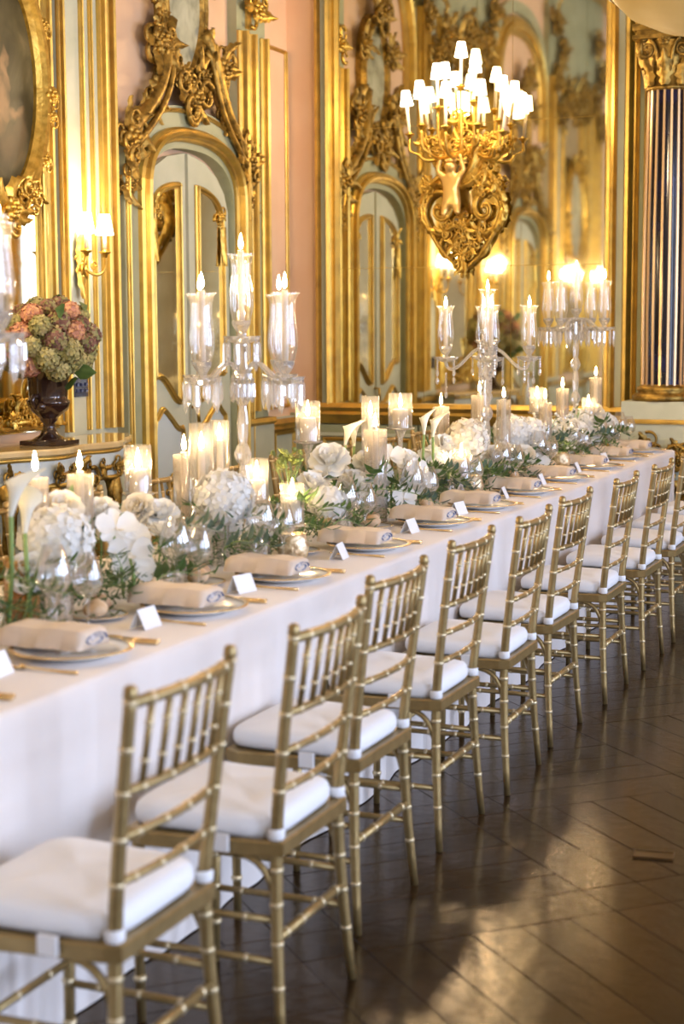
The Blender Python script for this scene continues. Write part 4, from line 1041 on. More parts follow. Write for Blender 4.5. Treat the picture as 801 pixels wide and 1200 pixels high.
# ------------------------------------------------------------------ place settings
pl_mb = MB(); pl_mb.lathe([(0, .004), (.095, .004), (.10, .008), (.140, .017), (.142, .019), (.139, .021), (.10, .012), (.093, .009), (0, .009)], 40); plate_me = pl_mb.mesh('dish', 'china')
pr_mb = MB(); pr_mb.lathe([(.137, .0175), (.148, .0195), (.150, .0215), (.148, .0225), (.136, .0215)], 40); rim_me = pr_mb.mesh('gold_rim', 'china_rim')
pf_mb = MB(); pf_mb.lathe([(.07, 0), (.072, .004), (.066, .004)], 24); foot_me = pf_mb.mesh('foot_ring', 'china')
def napkin_meshes():
    # flat folded pocket with a soft rounded body; the patterned lining curls out at the seat end
    b = MB(); nx, ny = 14, 8; L, W = .235, .135; vs_ = []
    for top in (1, 0):
        for i in range(nx+1):
            for j in range(ny+1):
                x = -L/2+L*i/nx; y = -W/2+W*j/ny
                e = min(1, (1-abs(2*j/ny-1))*5)**.5*min(1, (1-abs(2*i/nx-1))*8+.62)**.5
                z = .004+(.044*e+.002*math.sin(i*.9) if top else 0)
                vs_.append((x, y, z))
    o = (nx+1)*(ny+1)
    fs_ = [(i*(ny+1)+j, i*(ny+1)+j+1, (i+1)*(ny+1)+j+1, (i+1)*(ny+1)+j) for i in range(nx) for j in range(ny)]
    fs_ += [tuple(q+o for q in f)[::-1] for f in fs_]
    for i in range(nx):
        for j in (0, ny): fs_.append((i*(ny+1)+j, (i+1)*(ny+1)+j, o+(i+1)*(ny+1)+j, o+i*(ny+1)+j))
    for j in range(ny):
        for i in (0, nx): fs_.append((i*(ny+1)+j, i*(ny+1)+j+1, o+i*(ny+1)+j+1, o+i*(ny+1)+j))
    b.add(vs_, fs_, 0)
    c_ = MB()
    pts = []
    for k in range(33):                                   # printed cloth rolled in a loose spiral, seen at the open end
        t = k/32; a = -.3+t*2*PI*1.55; q = 1-.62*t
        pts.append((.052*q*math.cos(a), .022+.0165*q*math.sin(a)))
    vs_ = [(x_, p[0], p[1]) for x_ in (.085, .123) for p in pts]+[(x_, p[0]*.94, .022+(p[1]-.022)*.90) for x_ in (.085, .123) for p in pts]
    n = 33
    c_.add(vs_, [(i_, i_+1, n+i_+1, n+i_) for i_ in range(n-1)]+[(2*n+i_, 2*n+i_+1, 3*n+i_+1, 3*n+i_) for i_ in range(n-1)]+[(n+i_, n+i_+1, 3*n+i_+1, 3*n+i_) for i_ in range(n-1)], 0)
    return b.mesh('folded_cloth', 'napkin'), c_.mesh('patterned_lining', M['lining'])
M['lining'] = mat('blue_print_lining', (0.70, 0.68, 0.70), .7, noise=((0.10, 0.12, 0.22), 45, .32, .46))
nap_me, lin_me = napkin_meshes()
def knife_mesh():
    b = MB(); b.tube([(.0, 0, .004), (.05, 0, .0045), (.09, 0, .004), (.10, 0, .003)], [.003, .005, .0045, .003], 8)
    b.add([(-.12, -.001, .002), (-.11, .009, .002), (-.02, .008, .002), (0, .003, .002), (0, -.003, .002), (-.02, -.005, .002), (-.12, -.001, .004), (-.11, .009, .0032), (-.02, .008, .0032), (0, .003, .005), (0, -.003, .005), (-.02, -.005, .0045)],
          [(0, 1, 2, 3, 4, 5), (6, 7, 8, 9, 10, 11)]+[(i, (i+1) % 6, 6+(i+1) % 6, 6+i) for i in range(6)], 0, False)
    return b.mesh('knife', 'cutlery')
def fork_mesh():
    b = MB(); b.tube([(.10, 0, .004), (.06, 0, .004), (.0, 0, .005), (-.04, 0, .006), (-.055, 0, .005)], [.005, .004, .003, .004, .009], 8, 0, True, .5)
    for y in (-.008, -.0027, .0027, .008): b.tube([(-.052, y*.8, .005), (-.075, y, .003), (-.105, y, .007)], [.0024, .002, .001], 5)
    return b.mesh('fork', 'cutlery')
def spoon_mesh():
    b = MB(); b.tube([(.08, 0, .004), (.04, 0, .004), (-.03, 0, .005)], [.005, .004, .003], 8, 0, True, .5); b.ball((-.055, 0, .006), .03, .017, .004, 12, 6)
    return b.mesh('spoon', 'cutlery')
knife_me, fork_me, spoon_me = knife_mesh(), fork_mesh(), spoon_mesh()
cb = MB(); cb.add([(-.024, -.042, 0), (-.024, .042, 0), (0, .042, .052), (0, -.042, .052), (.024, -.042, 0), (.024, .042, 0)], [(0, 1, 2, 3), (3, 2, 5, 4)], 0, False); card_me = cb.mesh('place_card', 'card')
bp_mb = MB(); bp_mb.lathe([(0, .003), (.055, .003), (.075, .010), (.077, .012), (.074, .013), (.054, .007), (0, .007)], 28); bplate_me = bp_mb.mesh('dish', 'china')
bpr_mb = MB(); bpr_mb.lathe([(.073, .0105), (.079, .0125), (.078, .0142), (.072, .0132)], 28); bprim_me = bpr_mb.mesh('gold_rim', 'china_rim')
def bun_mesh(m, seed):
    b = MB(); b.ball((0, 0, .025), .032, .030, .025, 14, 9)
    rnd_ = random.Random(seed); b.v = [(x*(1+.06*math.sin(9*x+seed+z*40)), y*(1+.06*math.cos(40*z+seed)), max(0.001, z+.003*math.sin(60*x+seed))) for x, y, z in b.v]
    return b.mesh('bread_roll', m)
bun1, bun2 = bun_mesh('bread', 1), bun_mesh('bread_dark', 2)
def wine_meshes(h, R):
    b = MB(); b.lathe([(R*.50, h), (R*.62, h*.93), (R*.86, h*.80), (R, h*.68), (R*.93, h*.58), (R*.62, h*.49), (R*.22, h*.435), (.006, h*.41)], 24)
    s = MB(); s.lathe([(.006, h*.42), (.0042, h*.35), (.0038, h*.12), (.006, h*.05), (.012, .014)], 12)
    f_ = MB(); f_.lathe([(.012, .014), (.028, .006), (.036, .003), (.037, .001), (0, .001)], 24)
    return b.mesh('bowl', 'wine'), s.mesh('stem', 'wine'), f_.mesh('foot', 'wine')
W1, W2 = wine_meshes(.235, .048), wine_meshes(.205, .041)
tb = MB(); tb.lathe([(.036, .088), (.0345, .05), (.032, .008), (.0, .006)], 24); tb.lathe([(.0375, .088), (.037, .05), (.035, .003), (.033, 0), (0, 0)], 24); tum_me = tb.mesh('tumbler', 'wine')
SET_Y = [2.62, 3.26, 3.90, 4.50, 5.24, 5.97, 6.60, 7.26, 7.94, 8.66, 9.33, 9.88]
rnd = random.Random(12)
for i, y in enumerate(SET_Y):
    ex = xr(y); px = ex-.175
    G = lambda w: w+' of the open-side place settings'
    PLC = ', '+ORD[len(SET_Y)-1-i]+' place from the great mirror'
    t = thing('dinner_plate', 'white dinner plate with gold rim under a folded napkin'+PLC, 'plate', (px, y, TZ+.001), 0, G('dinner plates'))
    link('dish', plate_me, t); link('gold_rim', rim_me, t); link('foot_ring', foot_me, t)
    t = thing('napkin', 'folded beige napkin with blue printed lining'+PLC, 'napkin', (px-.055, y+rnd.uniform(-.012, .012), TZ+.0225), rnd.uniform(-.06, .06), G('napkins'))
    link('folded_cloth', nap_me, t); link('patterned_lining', lin_me, t)
    tag(link('knife', knife_me, None, (ex-.145, y+.185, TZ+.001), (0, 0, rnd.uniform(-.04, .04))), 'gold table knife beside a dinner plate'+PLC, 'knife', G('gold knives'))
    tag(link('fork', fork_me, None, (ex-.145, y-.18, TZ+.001), (0, 0, rnd.uniform(-.05, .05))), 'gold table fork beside a dinner plate'+PLC, 'fork', G('gold forks'))
    tag(link('spoon', spoon_me, None, (ex-.135, y+.215, TZ+.001), (0, 0, rnd.uniform(-.05, .05))), 'gold spoon lying next to a table knife'+PLC, 'spoon', G('gold spoons'))
    if i > 0:
        tag(link('place_card', card_me, None, (ex-.20+rnd.uniform(-.02, .02), y-.255, TZ+.001), (0, 0, rnd.uniform(-.25, .15))), 'folded white place card standing beside a dinner plate'+PLC, 'card', G('place cards'))
    bx_, by_ = ex-.365, y-.19
    t = thing('bread_plate', 'small gold-rimmed bread plate holding two rolls'+PLC, 'plate', (bx_, by_, TZ+.001), 0, G('bread plates'))
    link('dish', bplate_me, t); link('gold_rim', bprim_me, t)
    tag(link('bread_roll', bun1, None, (bx_+.012, by_-.034, TZ+.0085), (0, 0, rnd.uniform(0, 6))), 'pale crusty roll on a bread plate'+PLC, 'bread', G('pale rolls'))
    tag(link('bread_roll', bun2, None, (bx_-.012, by_+.034, TZ+.0085), (0, 0, rnd.uniform(0, 6))), 'dark crusty roll on a bread plate'+PLC, 'bread', G('dark rolls'))
    for k, (W_, dx, dy) in enumerate(((W1, -.345, .20), (W2, -.30, .275))):
        t = thing('wine_glass', ['large', 'smaller'][k]+' empty wine glass before the flowers'+PLC, 'wine glass', (ex+dx, y+dy+rnd.uniform(-.01, .01), TZ+.0005), 0, G(['large', 'smaller'][k]+' wine glasses'))
        for me_, nm in zip(W_, ('bowl', 'stem', 'foot')): link(nm, me_, t)
    tag(link('tumbler', tum_me, None, (ex-.40, y+.30, TZ+.001)), 'clear water tumbler next to the wine glasses'+PLC, 'glass', G('water tumblers'))

# ------------------------------------------------------------------ candles
fl = MB(); fl.lathe([(0, 0), (.004, .004), (.0068, .012), (.0062, .020), (.0035, .032), (.0012, .042), (0, .048)], 10); flame_me = fl.mesh('flame', 'flame')
wk = MB(); wk.tube([(0, 0, -.004), (0, 0, .008)], .0012, 5); wick_me = wk.mesh('wick', 'wick')
_cand = {}
def candle(x, y, z0, z1, r, label, group, fscale=1.0):
    t = thing('candle', label, 'candle', (x, y, z0), 0, group)
    key = (round(r, 4), round(z1-z0, 3))
    if key not in _cand:
        h = z1-z0; b = MB(); b.lathe([(0, 0), (r, 0), (r, h*.5), (r*.99, h-.004), (r*.9, h), (r*.5, h-.003), (0, h-.004)], 16); _cand[key] = b.mesh('wax_body', 'wax')
    link('wax_body', _cand[key], t); link('wick', wick_me, t, (0, 0, z1-z0)); link('flame', flame_me, t, (0, 0, z1-z0+.006), None, fscale*1.15)
    return t
def tube_holder(x, y, zt, zc, r, rib):
    t = thing('candle_tube', ('ribbed frosted' if rib else 'tall clear')+' glass tube around a taper candle '+zone(y), 'candle holder', (x, y, TZ+.001), 0, ('frosted' if rib else 'clear')+' candle tubes')
    h = zt-TZ; b = MB()
    if rib: b.lathe([(0, .002), (r, .002), (r, h), (r*.94, h), (r*.94, .01)], 40, ripple=(20, .02))
    else: b.lathe([(r*.95, .012), (r*.95, h), (r, h+.001), (r, 0), (0, 0)], 28)
    b.build('glass_tube', 'glass_rib' if rib else 'glass', t)
    b = MB(); b.lathe([(0, .004), (.02, .004), (.018, .02), (.0135, .022), (.0135, .012), (0, .012)], 14); b.build('candle_cup', 'glass', t)
    candle(x, y, TZ+.014, zc, .012, 'ivory taper candle burning in a '+('ribbed frosted' if rib else 'tall clear')+' glass tube '+zone(y), 'tapers in '+('frosted' if rib else 'clear')+' tubes', 1.0)
for a in ((-2.5, 3.79, 1.125, 1.140, .035, 1), (-2.5, 4.02, 1.115, 1.125, .038, 1), (-2.62, 4.88, 1.105, 1.115, .038, 1), (-2.48, 4.74, 1.222, 1.135, .040, 0), (-2.60, 5.11, 1.21, 1.14, .034, 0),
          (-2.42, 6.10, 1.255, 1.175, .037, 0), (-2.35, 5.975, 1.13, 1.135, .046, 1), (-2.5, 7.2, 1.16, 1.165, .038, 1), (-2.60, 8.10, 1.175, 1.19, .044, 1), (-2.42, 7.94, 1.16, 1.168, .037, 0),
          (-2.38, 8.58, 1.12, 1.135, .036, 1), (-2.42, 9.09, 1.175, 1.18, .036, 1), (-2.4, 9.80, 1.215, 1.225, .038, 1), (-2.55, 3.35, 1.12, 1.13, .036, 1)):
    tube_holder(*a)
def hurricane(x, y, zg0, zg1, zc, r, metal=False):
    m = 'mercury' if metal else 'crystal'
    t = thing('hurricane_holder', ('gold mercury-glass' if metal else 'footed crystal')+' candle stand with hurricane cylinder '+zone(y), 'candle holder', (x, y, TZ+.001), 0, 'hurricane candle stands')
    h = zg0-TZ; b = MB()
    b.lathe([(0, 0), (r*.85, 0), (r*.85, .006), (r*.4, .014), (r*.2, .025), (r*.16, h*.35), (r*.38, h*.5), (r*.16, h*.65), (r*.2, h*.85), (r*.5, h-.012)], 16); b.build('stem_and_foot', m, t)
    b = MB(); b.lathe([(0, h-.012), (r*.6, h-.012), (r*1.15, h-.006), (r*1.2, h), (0, h)], 24); b.build('stand_plate', m, t)
    b = MB(); b.lathe([(r, h+.001), (r, h+zg1-zg0), (r*.96, h+zg1-zg0), (r*.96, h+.001)], 28); b.build('hurricane_glass', 'glass', t)
    candle(x, y, zg0+.002, zc, r*.66, 'short ivory pillar candle in a hurricane cylinder '+zone(y), 'pillar candles in hurricanes', 1.15)
for a in ((-2.60, 4.53, 1.008, 1.162, 1.085, .044), (-2.5, 5.20, .92, 1.07, .995, .042), (-2.28, 5.02, .865, 1.005, .955, .041, True), (-2.6, 5.88, 1.085, 1.244, 1.178, .050), (-2.55, 6.79, 1.086, 1.239, 1.17, .054), (-2.28, 6.84, .86, .99, .95, .042), (-2.5, 8.84, 1.052, 1.191, 1.13, .044), (-2.40, 9.62, .98, 1.10, 1.05, .04)):
    hurricane(*a)
vo = MB(); vo.lathe([(0, 0), (.034, 0), (.05, .02), (.054, .05), (.046, .08), (.042, .095), (.038, .095), (.04, .08), (.046, .05), (.0, .012)], 24); vot_me = vo.mesh('cup', 'mercury')
for (x, y) in ((-2.21, 4.87), (-2.30, 7.06), (-2.42, 3.42), (-2.27, 8.50), (-2.35, 5.55)):
    t = thing('mercury_votive', 'round gold mercury-glass votive cup '+zone(y), 'candle holder', (x, y, TZ+.001), 0, 'mercury-glass votive cups')
    link('cup', vot_me, t)
    candle(x, y, TZ+.014, TZ+.055, .022, 'small tealight inside a mercury-glass votive cup '+zone(y), 'tealights in votive cups', .6)

# ------------------------------------------------------------------ crystal candelabra
def drop_mesh(L):
    b = MB(); n = 6
    b.lathe([(0, 0), (.005, -.005), (.003, -.012), (.0075, -.02), (.0085, -L*.75), (0, -L)], n); b.sm = [False]*len(b.sm)
    return b.mesh('prism_drop', 'crystal')
def chain_mesh(L):
    b = MB(); z = 0
    while z > -L+.03: b.ball((0, 0, z-.006), .0062, n=7, k=5); z -= .013
    b.lathe([(0, z), (.006, z-.008), (.009, z-.022), (.005, z-.034), (0, z-.038)], 7)
    return b.mesh('bead_chain', 'crystal')
drop_s, drop_l, chain_l, chain_s = drop_mesh(.085), drop_mesh(.115), chain_mesh(.12), chain_mesh(.075)
def chim_mesh(H, R):
    b = MB(); b.lathe([(R*.62, 0), (R*.80, H*.10), (R*.98, H*.25), (R*1.0, H*.38), (R*.90, H*.55), (R*.80, H*.72), (R*.82, H*.86), (R*.95, H*.95), (R*1.18, H), (R*1.16, H*1.003)], 28, ripple=(14, .006))
    return b.mesh('hurricane_shade', 'glass')
chim = chim_mesh(.235, .041); chim_c = chim_mesh(.235, .041)
bo = MB(); bo.lathe([(.008, 0), (.03, .004), (.055, .016), (.062, .026), (.058, .027), (.03, .012), (.01, .010)], 20, ripple=(10, .06)); bob_me = bo.mesh('drip_pan', 'crystal')
so = MB(); so.lathe([(0, -.03), (.010, -.028), (.016, -.012), (.012, 0), (.020, .012), (.030, .03), (.032, .042), (.024, .044), (.018, .03), (0, .03)], 14, ripple=(7, .05)); soc_me = so.mesh('candle_socket', 'crystal')
def candelabrum(x, y, za, zc, style, a0, n, R, label, H=.235):
    t = thing('crystal_candelabrum', label, 'candelabrum', (x, y, TZ+.001)); o = TZ+.001
    za_, zc_ = za-o, zc-o; hub = za_-.05 if style == 'prism' else za_-.02
    b = MB(); b.lathe([(0, 0), (.085, 0), (.09, .008), (.08, .016), (.04, .028), (.022, .05), (.030, .065), (.018, .08), (.020, .10)], 20, ripple=(10, .03)); b.build('foot', 'crystal', t)
    b = MB(); z = .10; prof = [(.02, .10)]; k = 0
    while z < hub-.07:
        for (r, dz) in ((.012, .01), (.026, .03), (.030, .05), (.020, .075), (.013, .085)): prof.append((r, z+dz))
        for (r, dz) in ((.016, .10), (.019, .15), (.015, .19)): prof.append((r, z+dz))
        z += .20
    prof = [p for p in prof if p[1] < hub-.02]+[(.018, hub-.015), (.034, hub), (.034, hub+.02), (.018, hub+.035), (.014, (hub+zc_)/2), (.022, (hub+zc_)/2+.015), (.013, zc_-.07), (.016, zc_-.03)]
    b.lathe(prof, 14, ripple=(7, .04)); b.build('stem', 'crystal', t)
    ends = []
    for k in range(n):
        a = a0+2*PI*k/n; ca, sa = math.cos(a), math.sin(a)
        low = -.06 if style != 'prism' else .05
        pts = bez([(.02*ca, .02*sa, hub+.01), (R*.35*ca, R*.35*sa, hub+(.06 if style != 'prism' else .12)), (R*.62*ca, R*.62*sa, hub-.10 if style != 'prism' else hub+.02), (R*.98*ca, R*.98*sa, hub-.12 if style != 'prism' else hub-.05), (R*ca, R*sa, za_-.055)], 14)
        b = MB(); b.tube(pts, .0085, 8); b.build('arm', 'crystal', t); ends.append((R*ca, R*sa, za_, a))
    ends.append((0, 0, zc_, 0))
    for q, (ex, ey, ez, a) in enumerate(ends):
        pan = link('drip_pan', bob_me, t, (ex, ey, ez-.065), (0, 0, q))
        link('candle_socket', soc_me, t, (ex, ey, ez-.03))
        link('hurricane_shade', chim, t, (ex, ey, ez), (0, 0, q*.3), (1, 1, H/.235))
        nd = 10 if style == 'prism' else 4
        for j in range(nd):
            aa = a+2*PI*j/nd+.3; me_ = (drop_l if j % 2 else drop_s) if style == 'prism' else (chain_l if j % 2 else chain_s)
            link(me_.name.split('.')[0], me_, pan, (.057*math.cos(aa), .057*math.sin(aa), .020), (0, 0, aa))
        if style != 'prism' and q < n: link('bead_chain', chain_l, t, (ex*.99, ey*.99, ez-.115))
        candle(x+ex, y+ey, o+ez-.002, o+ez+H*(1.04 if style == 'prism' else .95), .0105, 'slim ivory candle in a glass shade of the '+label.split(' with ')[0].split(' near ')[0].split(' over ')[0], 'candles of the '+label[:24], .95)
        nv = 14 if style == 'prism' else 0
    if style == 'prism':
        for j in range(12):
            aa = 2*PI*j/12; link('prism_drop', drop_s, t, (.036*math.cos(aa), .036*math.sin(aa), hub+.005))
    return t
candelabrum(-2.42, 3.28, 1.565, 1.63, 'prism', 1.32, 4, .185, 'tall prism-hung crystal candelabrum with five shades over the calla lilies')
candelabrum(-2.42, 4.93, 1.412, 1.545, 'prism', 1.29, 4, .192, 'prism-hung crystal candelabrum with five shades near the hydrangea in a tube vase', .236)
candelabrum(-2.42, 7.66, 1.425, 1.505, 'chain', math.radians(22.7), 4, .205, 'bead-hung crystal candelabrum with curved arms in the middle of the table', .21)
candelabrum(-2.42, 9.38, 1.565, 1.62, 'prism', 1.33, 4, .185, 'prism-hung crystal candelabrum with five shades near the great mirror', .225)

# ------------------------------------------------------------------ flowers and greenery
hyd = [floret_ball(.085, 95, .026, 1, 20+i, .88, -.8).mesh('bloom', 'white_petal') for i in range(2)]
hyd_c = floret_ball(.085, 95, .026, 1, 25, .88, -.8).mesh('bloom', 'cream_petal')
ros = [rose_mb(.055, 3+i).mesh('bloom', ['white_petal', 'cream_petal'][i]) for i in range(2)]
ob = orchid_mb(.046); orc = ob.mesh('bloom', ['white_petal', 'cream_petal'])
cal = calla_mb(.032, .085).mesh('bloom', ['calla', 'yellow'])
ls = MB(); leaf_blade(ls, Vector((0, 0, 0)), Vector((1, 0, .3)), Vector((0, 0, 1)), .07, .032); sep_me = ls.mesh('sepal_leaf', 'leaf')
CAMDIR = Vector((.75, -.9, .35))
rnd = random.Random(77)
def bloom(kind, x, y, z, s=1.0, face=None):
    info = {'hyd': ('hydrangea', 'round white hydrangea head'), 'hydc': ('hydrangea', 'round cream hydrangea head'), 'rose': ('rose', 'open white rose'), 'rosec': ('rose', 'open cream rose'),
            'orc': ('orchid_bloom', 'white orchid bloom with broad petals'), 'cal': ('calla_lily', 'white calla lily trumpet on a green stem')}[kind]
    me = {'hyd': hyd[rnd.randint(0, 1)], 'hydc': hyd_c, 'rose': ros[0], 'rosec': ros[1], 'orc': orc, 'cal': cal}[kind]
    p = Vector((x, y, z))
    o = thing(info[0], info[1]+' in the table flowers '+zone(y), 'flower', p, 0, info[1].split(' on a')[0].split(' with')[0]+'s of the table runner')
    if kind == 'cal':
        e = (rnd.uniform(-.15, .15), rnd.uniform(-.1, .25), rnd.uniform(-1.2, .6))
        o.rotation_euler = e
    else:
        d = (Vector(face) if face else Vector((rnd.uniform(-.1, .8), rnd.uniform(-.9, .3), rnd.uniform(.5, 1.2)))).normalized()
        q = d.to_track_quat('Z', 'Y'); o.rotation_euler = q.to_euler()
    o.scale = (s,)*3
    link('bloom', me, o)
    R = o.rotation_euler.to_matrix(); inv = R.inverted()
    ft = Vector((x+rnd.uniform(-.02, .02), y+rnd.uniform(-.02, .02), TZ+.012))
    base = Vector((0, 0, -.02)) if kind != 'cal' else Vector((0, 0, .005))
    tgt = inv @ ((ft-p)/s)
    b = MB(); b.tube([tuple(base), tuple(base.lerp(tgt, .5)+Vector((.006, 0, 0))), tuple(tgt)], .0035 if kind != 'cal' else .006, 6); b.build('stem', 'stem', o)
    if kind in ('rose', 'rosec', 'hyd', 'hydc'):
        for k in range(2):
            a = rnd.uniform(0, 6); rr = .05 if kind[0] == 'h' else .03
            link('leaf', sep_me, o, (rr*math.cos(a), rr*math.sin(a), -.045), (rnd.uniform(-.4, .4), -.2, a), 1.1)
BL = [('hyd', -2.40, 3.73, .965, 1.10), ('rosec', -2.46, 3.86, 1.04, .95), ('rose', -2.40, 3.60, .90, 1.0), ('cal', -2.36, 3.46, 1.06, 1.15), ('cal', -2.40, 3.58, 1.00, 1.15), ('cal', -2.44, 3.40, 1.02, 1.1),
      ('orc', -2.36, 3.98, .965, 1.25), ('orc', -2.32, 3.99, .895, 1.25), ('orc', -2.38, 4.08, .92, 1.25), ('orc', -2.34, 4.04, .84, 1.2), ('rose', -2.50, 4.12, 1.00, .95), ('rosec', -2.44, 4.20, .92, 1.0), ('hydc', -2.55, 4.00, .98, .9),
      ('rose', -2.46, 4.42, .965, .95), ('rosec', -2.52, 4.38, .98, .9), ('rose', -2.40, 4.34, .92, .85), ('rose', -2.54, 4.28, .93, .9),
      ('hyd', -2.38, 4.70, .985, 1.08), ('rosec', -2.42, 4.64, .90, .9), ('rose', -2.46, 4.92, .92, .85), ('hydc', -2.42, 4.78, .88, .7), ('orc', -2.34, 4.86, .90, 1.05), ('orc', -2.36, 4.93, .85, 1.05),
      ('rose', -2.42, 5.52, .955, 1.0), ('rose', -2.44, 5.72, 1.035, 1.25), ('rosec', -2.46, 5.62, .96, 1.05), ('hyd', -2.31, 5.40, .90, .78), ('rose', -2.38, 5.86, .935, 1.15), ('hyd', -2.42, 6.17, .94, .75), ('rose', -2.40, 6.02, 1.0, 1.0),
      ('cal', -2.50, 6.02, 1.06, 1.0), ('cal', -2.50, 6.12, 1.05, .95), ('orc', -2.42, 6.32, .99, 1.2), ('hyd', -2.36, 6.02, .86, .55), ('rosec', -2.34, 5.64, .88, .8), ('rose', -2.50, 5.90, .98, 1.1),
      ('orc', -2.30, 6.30, .94, 1.1), ('orc', -2.28, 6.20, .88, 1.1), ('orc', -2.27, 6.08, .845, 1.05), ('orc', -2.30, 6.36, .89, 1.1),
      ('cal', -2.42, 6.74, 1.06, 1.0), ('cal', -2.40, 6.80, 1.045, 1.0), ('rose', -2.44, 6.60, .96, 1.1), ('hyd', -2.42, 6.86, .93, .85), ('rose', -2.42, 7.05, .985, 1.25), ('rosec', -2.46, 6.98, .94, 1.0), ('orc', -2.36, 6.95, .92, 1.1),
      ('hydc', -2.36, 7.16, 1.01, 1.15), ('rosec', -2.34, 7.50, .92, .9), ('hyd', -2.46, 7.42, .92, .9), ('rose', -2.36, 7.66, .86, .9), ('rosec', -2.34, 7.72, .93, .85),
      ('hyd', -2.44, 8.16, .975, 1.15), ('hyd', -2.40, 8.34, .97, 1.0), ('rose', -2.34, 8.18, .90, 1.1), ('rosec', -2.32, 8.00, .88, 1.0), ('orc', -2.28, 8.10, .83, 1.1), ('rose', -2.46, 8.44, .93, 1.0),
      ('rose', -2.42, 8.76, .98, 1.1), ('hydc', -2.38, 8.92, .93, 1.0), ('hyd', -2.34, 9.06, .93, .95), ('rose', -2.34, 9.22, .90, 1.1), ('hyd', -2.44, 9.55, .94, 1.1), ('rosec', -2.40, 9.74, 1.02, 1.1), ('rose', -2.34, 9.50, .90, 1.0), ('hyd', -2.36, 9.88, .92, 1.0), ('orc', -2.32, 9.70, .92, 1.2)]
for a in BL: bloom(*a, face=(None if a[0] != 'orc' else (rnd.uniform(.4, .9), rnd.uniform(-1.0, -.4), rnd.uniform(.1, .6))))
# greenish blossom sprays in tube vases
def bud_vase(x, y, h, r, label, m='glass'):
    t = thing('bud_vase', label, 'vase', (x, y, TZ+.001))
    b = MB(); b.lathe([(r, h), (r*.98, .012), (0, .012)], 20); b.lathe([(r*1.05, h), (r*1.05, .0), (0, .0)], 20); b.build('glass_wall', m, t)
    b = MB(); b.lathe([(r*1.0, h), (r*1.12, h+.003), (r*1.0, h+.005)], 20); b.build('lip', m, t)
bud_vase(-2.385, 4.70, .19, .021, 'slender clear tube vase holding the round hydrangea stem')
bud_vase(-2.35, 5.14, .22, .024, 'slender clear tube vase holding the lime green blossom spray')
bud_vase(-2.44, 3.62, .16, .045, 'amber glass vase among the white flowers beside the calla lilies', 'amber')
bud_vase(-2.41, 6.77, .13, .032, 'clear vase holding the pair of calla lilies by the orchids')
def spray(x, y, z, s, label, group, lime=True, n=26, seed=0):
    r_ = random.Random(seed); o = thing('blossom_spray', label, 'flower', (x, y, TZ+.014), 0, group)
    b = MB(); l = MB(); f_ = MB(); h = z-TZ-.014
    for k in range(5):
        a = r_.uniform(0, 6); q = s*r_.uniform(.3, 1.0)
        b.tube([(0, 0, 0), (0.004*k-.01, 0, h*.6), (q*math.cos(a), q*math.sin(a), h+r_.uniform(-.3, .6)*s)], .0022, 5)
    for k in range(n):
        a = r_.uniform(0, 6); q = s*math.sqrt(r_.random()); zz = h+r_.uniform(-.7, .8)*s
        f_.ball((q*math.cos(a), q*math.sin(a), zz), .009, .009, .008, 6, 4)
        d = Vector((math.cos(a), math.sin(a), r_.uniform(-.3, .6))); leaf_blade(l, Vector((q*.5*math.cos(a), q*.5*math.sin(a), zz-.3*s)), d, Vector((0, 0, 1)), .045, .016)
    b.build('stems', 'stem', o); tag(l.build('leaflets', 'leaf_lime' if lime else 'leaf', o), kind='stuff'); tag(f_.build('florets', 'leaf_lime' if lime else 'white_petal', o), kind='stuff')
spray(-2.35, 5.14, 1.07, .055, 'lime green blossom spray rising from the tube vase', None, True, 30, 1)
for i, (x, y, z) in enumerate(((-2.40, 8.66, 1.0), (-2.36, 8.90, .98), (-2.40, 9.26, 1.02), (-2.30, 8.72, .92))):
    spray(x, y, z, .08, 'spray of tiny white blossoms among dark leaves near the end of the table', 'white blossom sprays', False, 22, 40+i)
# leafy sprigs
def sprig_mesh(seed, L, n, lw, m, droop):
    r_ = random.Random(seed); st = MB(); lf = MB()
    pts = bez([(0, 0, 0), (L*.3, 0, L*.25), (L*.7, 0, L*(.2-droop)), (L, 0, -L*droop)], 10)
    st.tube(pts, [.0025-.00016*i for i in range(11)], 5)
    for k in range(n):
        t = .12+.88*k/n; i = min(9, int(t*10)); p = Vector(pts[i]).lerp(Vector(pts[i+1]), t*10-i)
        for s in (-1, 1):
            d = Vector((.6, s*r_.uniform(.7, 1.1), r_.uniform(-.1, .6)))
            leaf_blade(lf, p, d, Vector((0, -s*.1, 1)), lw*r_.uniform(1.7, 2.5), lw*r_.uniform(.7, 1.0), 0, r_.uniform(0, .4))
    d = Vector((1, 0, -.2)); leaf_blade(lf, Vector(pts[-1]), d, Vector((0, 0, 1)), lw*2, lw*.8)
    return st.mesh('twig', 'stem'), lf.mesh('leaves', m)
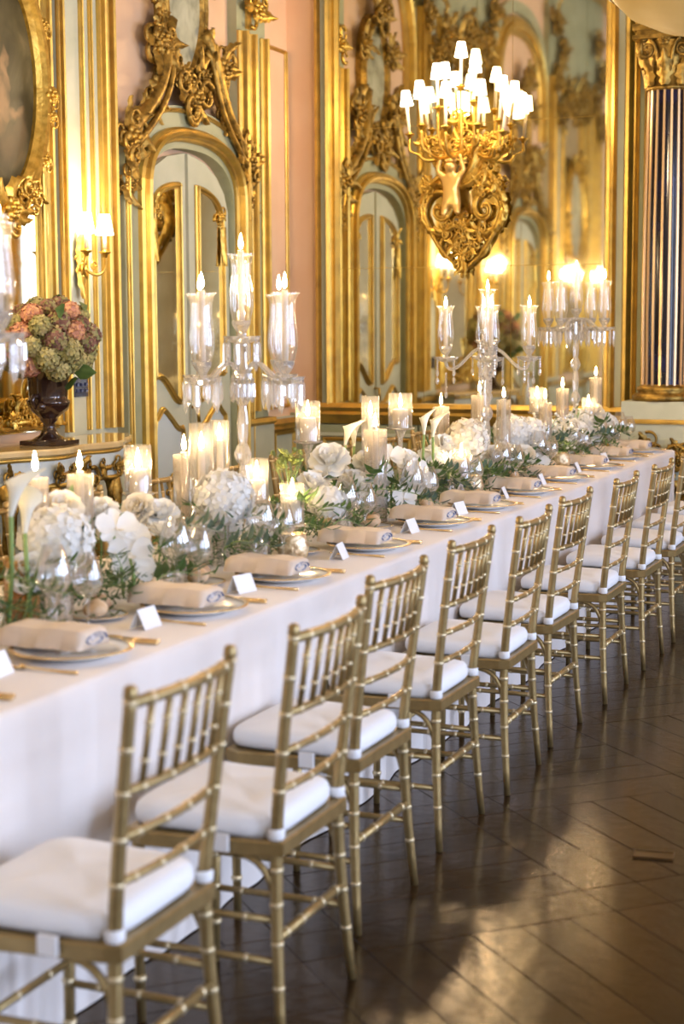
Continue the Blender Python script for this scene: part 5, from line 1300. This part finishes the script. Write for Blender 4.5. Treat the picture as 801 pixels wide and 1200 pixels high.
SPR = [sprig_mesh(1, .17, 7, .020, 'leaf', .25), sprig_mesh(2, .15, 6, .026, 'leaf_grey', .2), sprig_mesh(3, .19, 9, .015, 'leaf', .35), sprig_mesh(4, .14, 5, .032, 'leaf', .1)]
SLAB = ['dark green leafy sprig tucked among the white flowers', 'blue green leafy sprig tucked among the white flowers', 'narrow-leaved green sprig tucked among the white flowers', 'broad-leaved green sprig tucked among the white flowers']
rnd = random.Random(21)
for i in range(118):
    y = 3.3+6.65*(i+.5)/118+rnd.uniform(-.05, .05)
    if i % 3 == 2: x, a = -2.50-rnd.uniform(0, .10), PI+rnd.uniform(-.9, .9)
    else: x, a = -2.33+rnd.uniform(-.08, .05), rnd.uniform(-1.3, 1.0)
    k = rnd.choice((0, 1, 2, 2, 3, 0)); z = TZ+rnd.uniform(.04, .17)
    t = thing('leafy_sprig', SLAB[k]+' '+zone(y), 'foliage', (x, y, z), a, SLAB[k].split(' tucked')[0]+'s of the table runner')
    t.rotation_euler = (rnd.uniform(-.4, .4), rnd.uniform(-.5, .1), a)
    link('twig', SPR[k][0], t); tag(link('leaves', SPR[k][1], t), kind='stuff')
# feathery fern runner (too fine to count)
b = MB(); rnd = random.Random(5)
for i in range(5200):
    y = rnd.uniform(3.15, 9.98); x = -2.43+rnd.gauss(0, .085); z = TZ+.006+abs(rnd.gauss(0, .055))
    x = max(-2.62, min(-2.24, x))
    p = Vector((x, y, z)); d = Vector((rnd.uniform(-1, 1), rnd.uniform(-1, 1), rnd.uniform(-.1, .9)))
    leaf = rnd.uniform(.018, .045)
    sd = d.orthogonal().normalized()*leaf*.09
    e = p+d.normalized()*leaf
    b.add([tuple(p-sd), tuple(p+sd), tuple(e)], [(0, 1, 2)], 0, False)
    if i % 3 == 0:
        for k in range(3):
            q = p.lerp(e, .3+.2*k); dd = (d.cross(Vector((rnd.uniform(-1, 1), rnd.uniform(-1, 1), 1)))).normalized()*leaf*.5; b.add([tuple(q-sd*.7), tuple(q+sd*.7), tuple(q+dd)], [(0, 1, 2)], 0, False)
fo = b.build('fern_runner', 'fern'); tag(fo, 'feathery asparagus fern spread along the middle of the table', 'foliage', None, 'stuff')
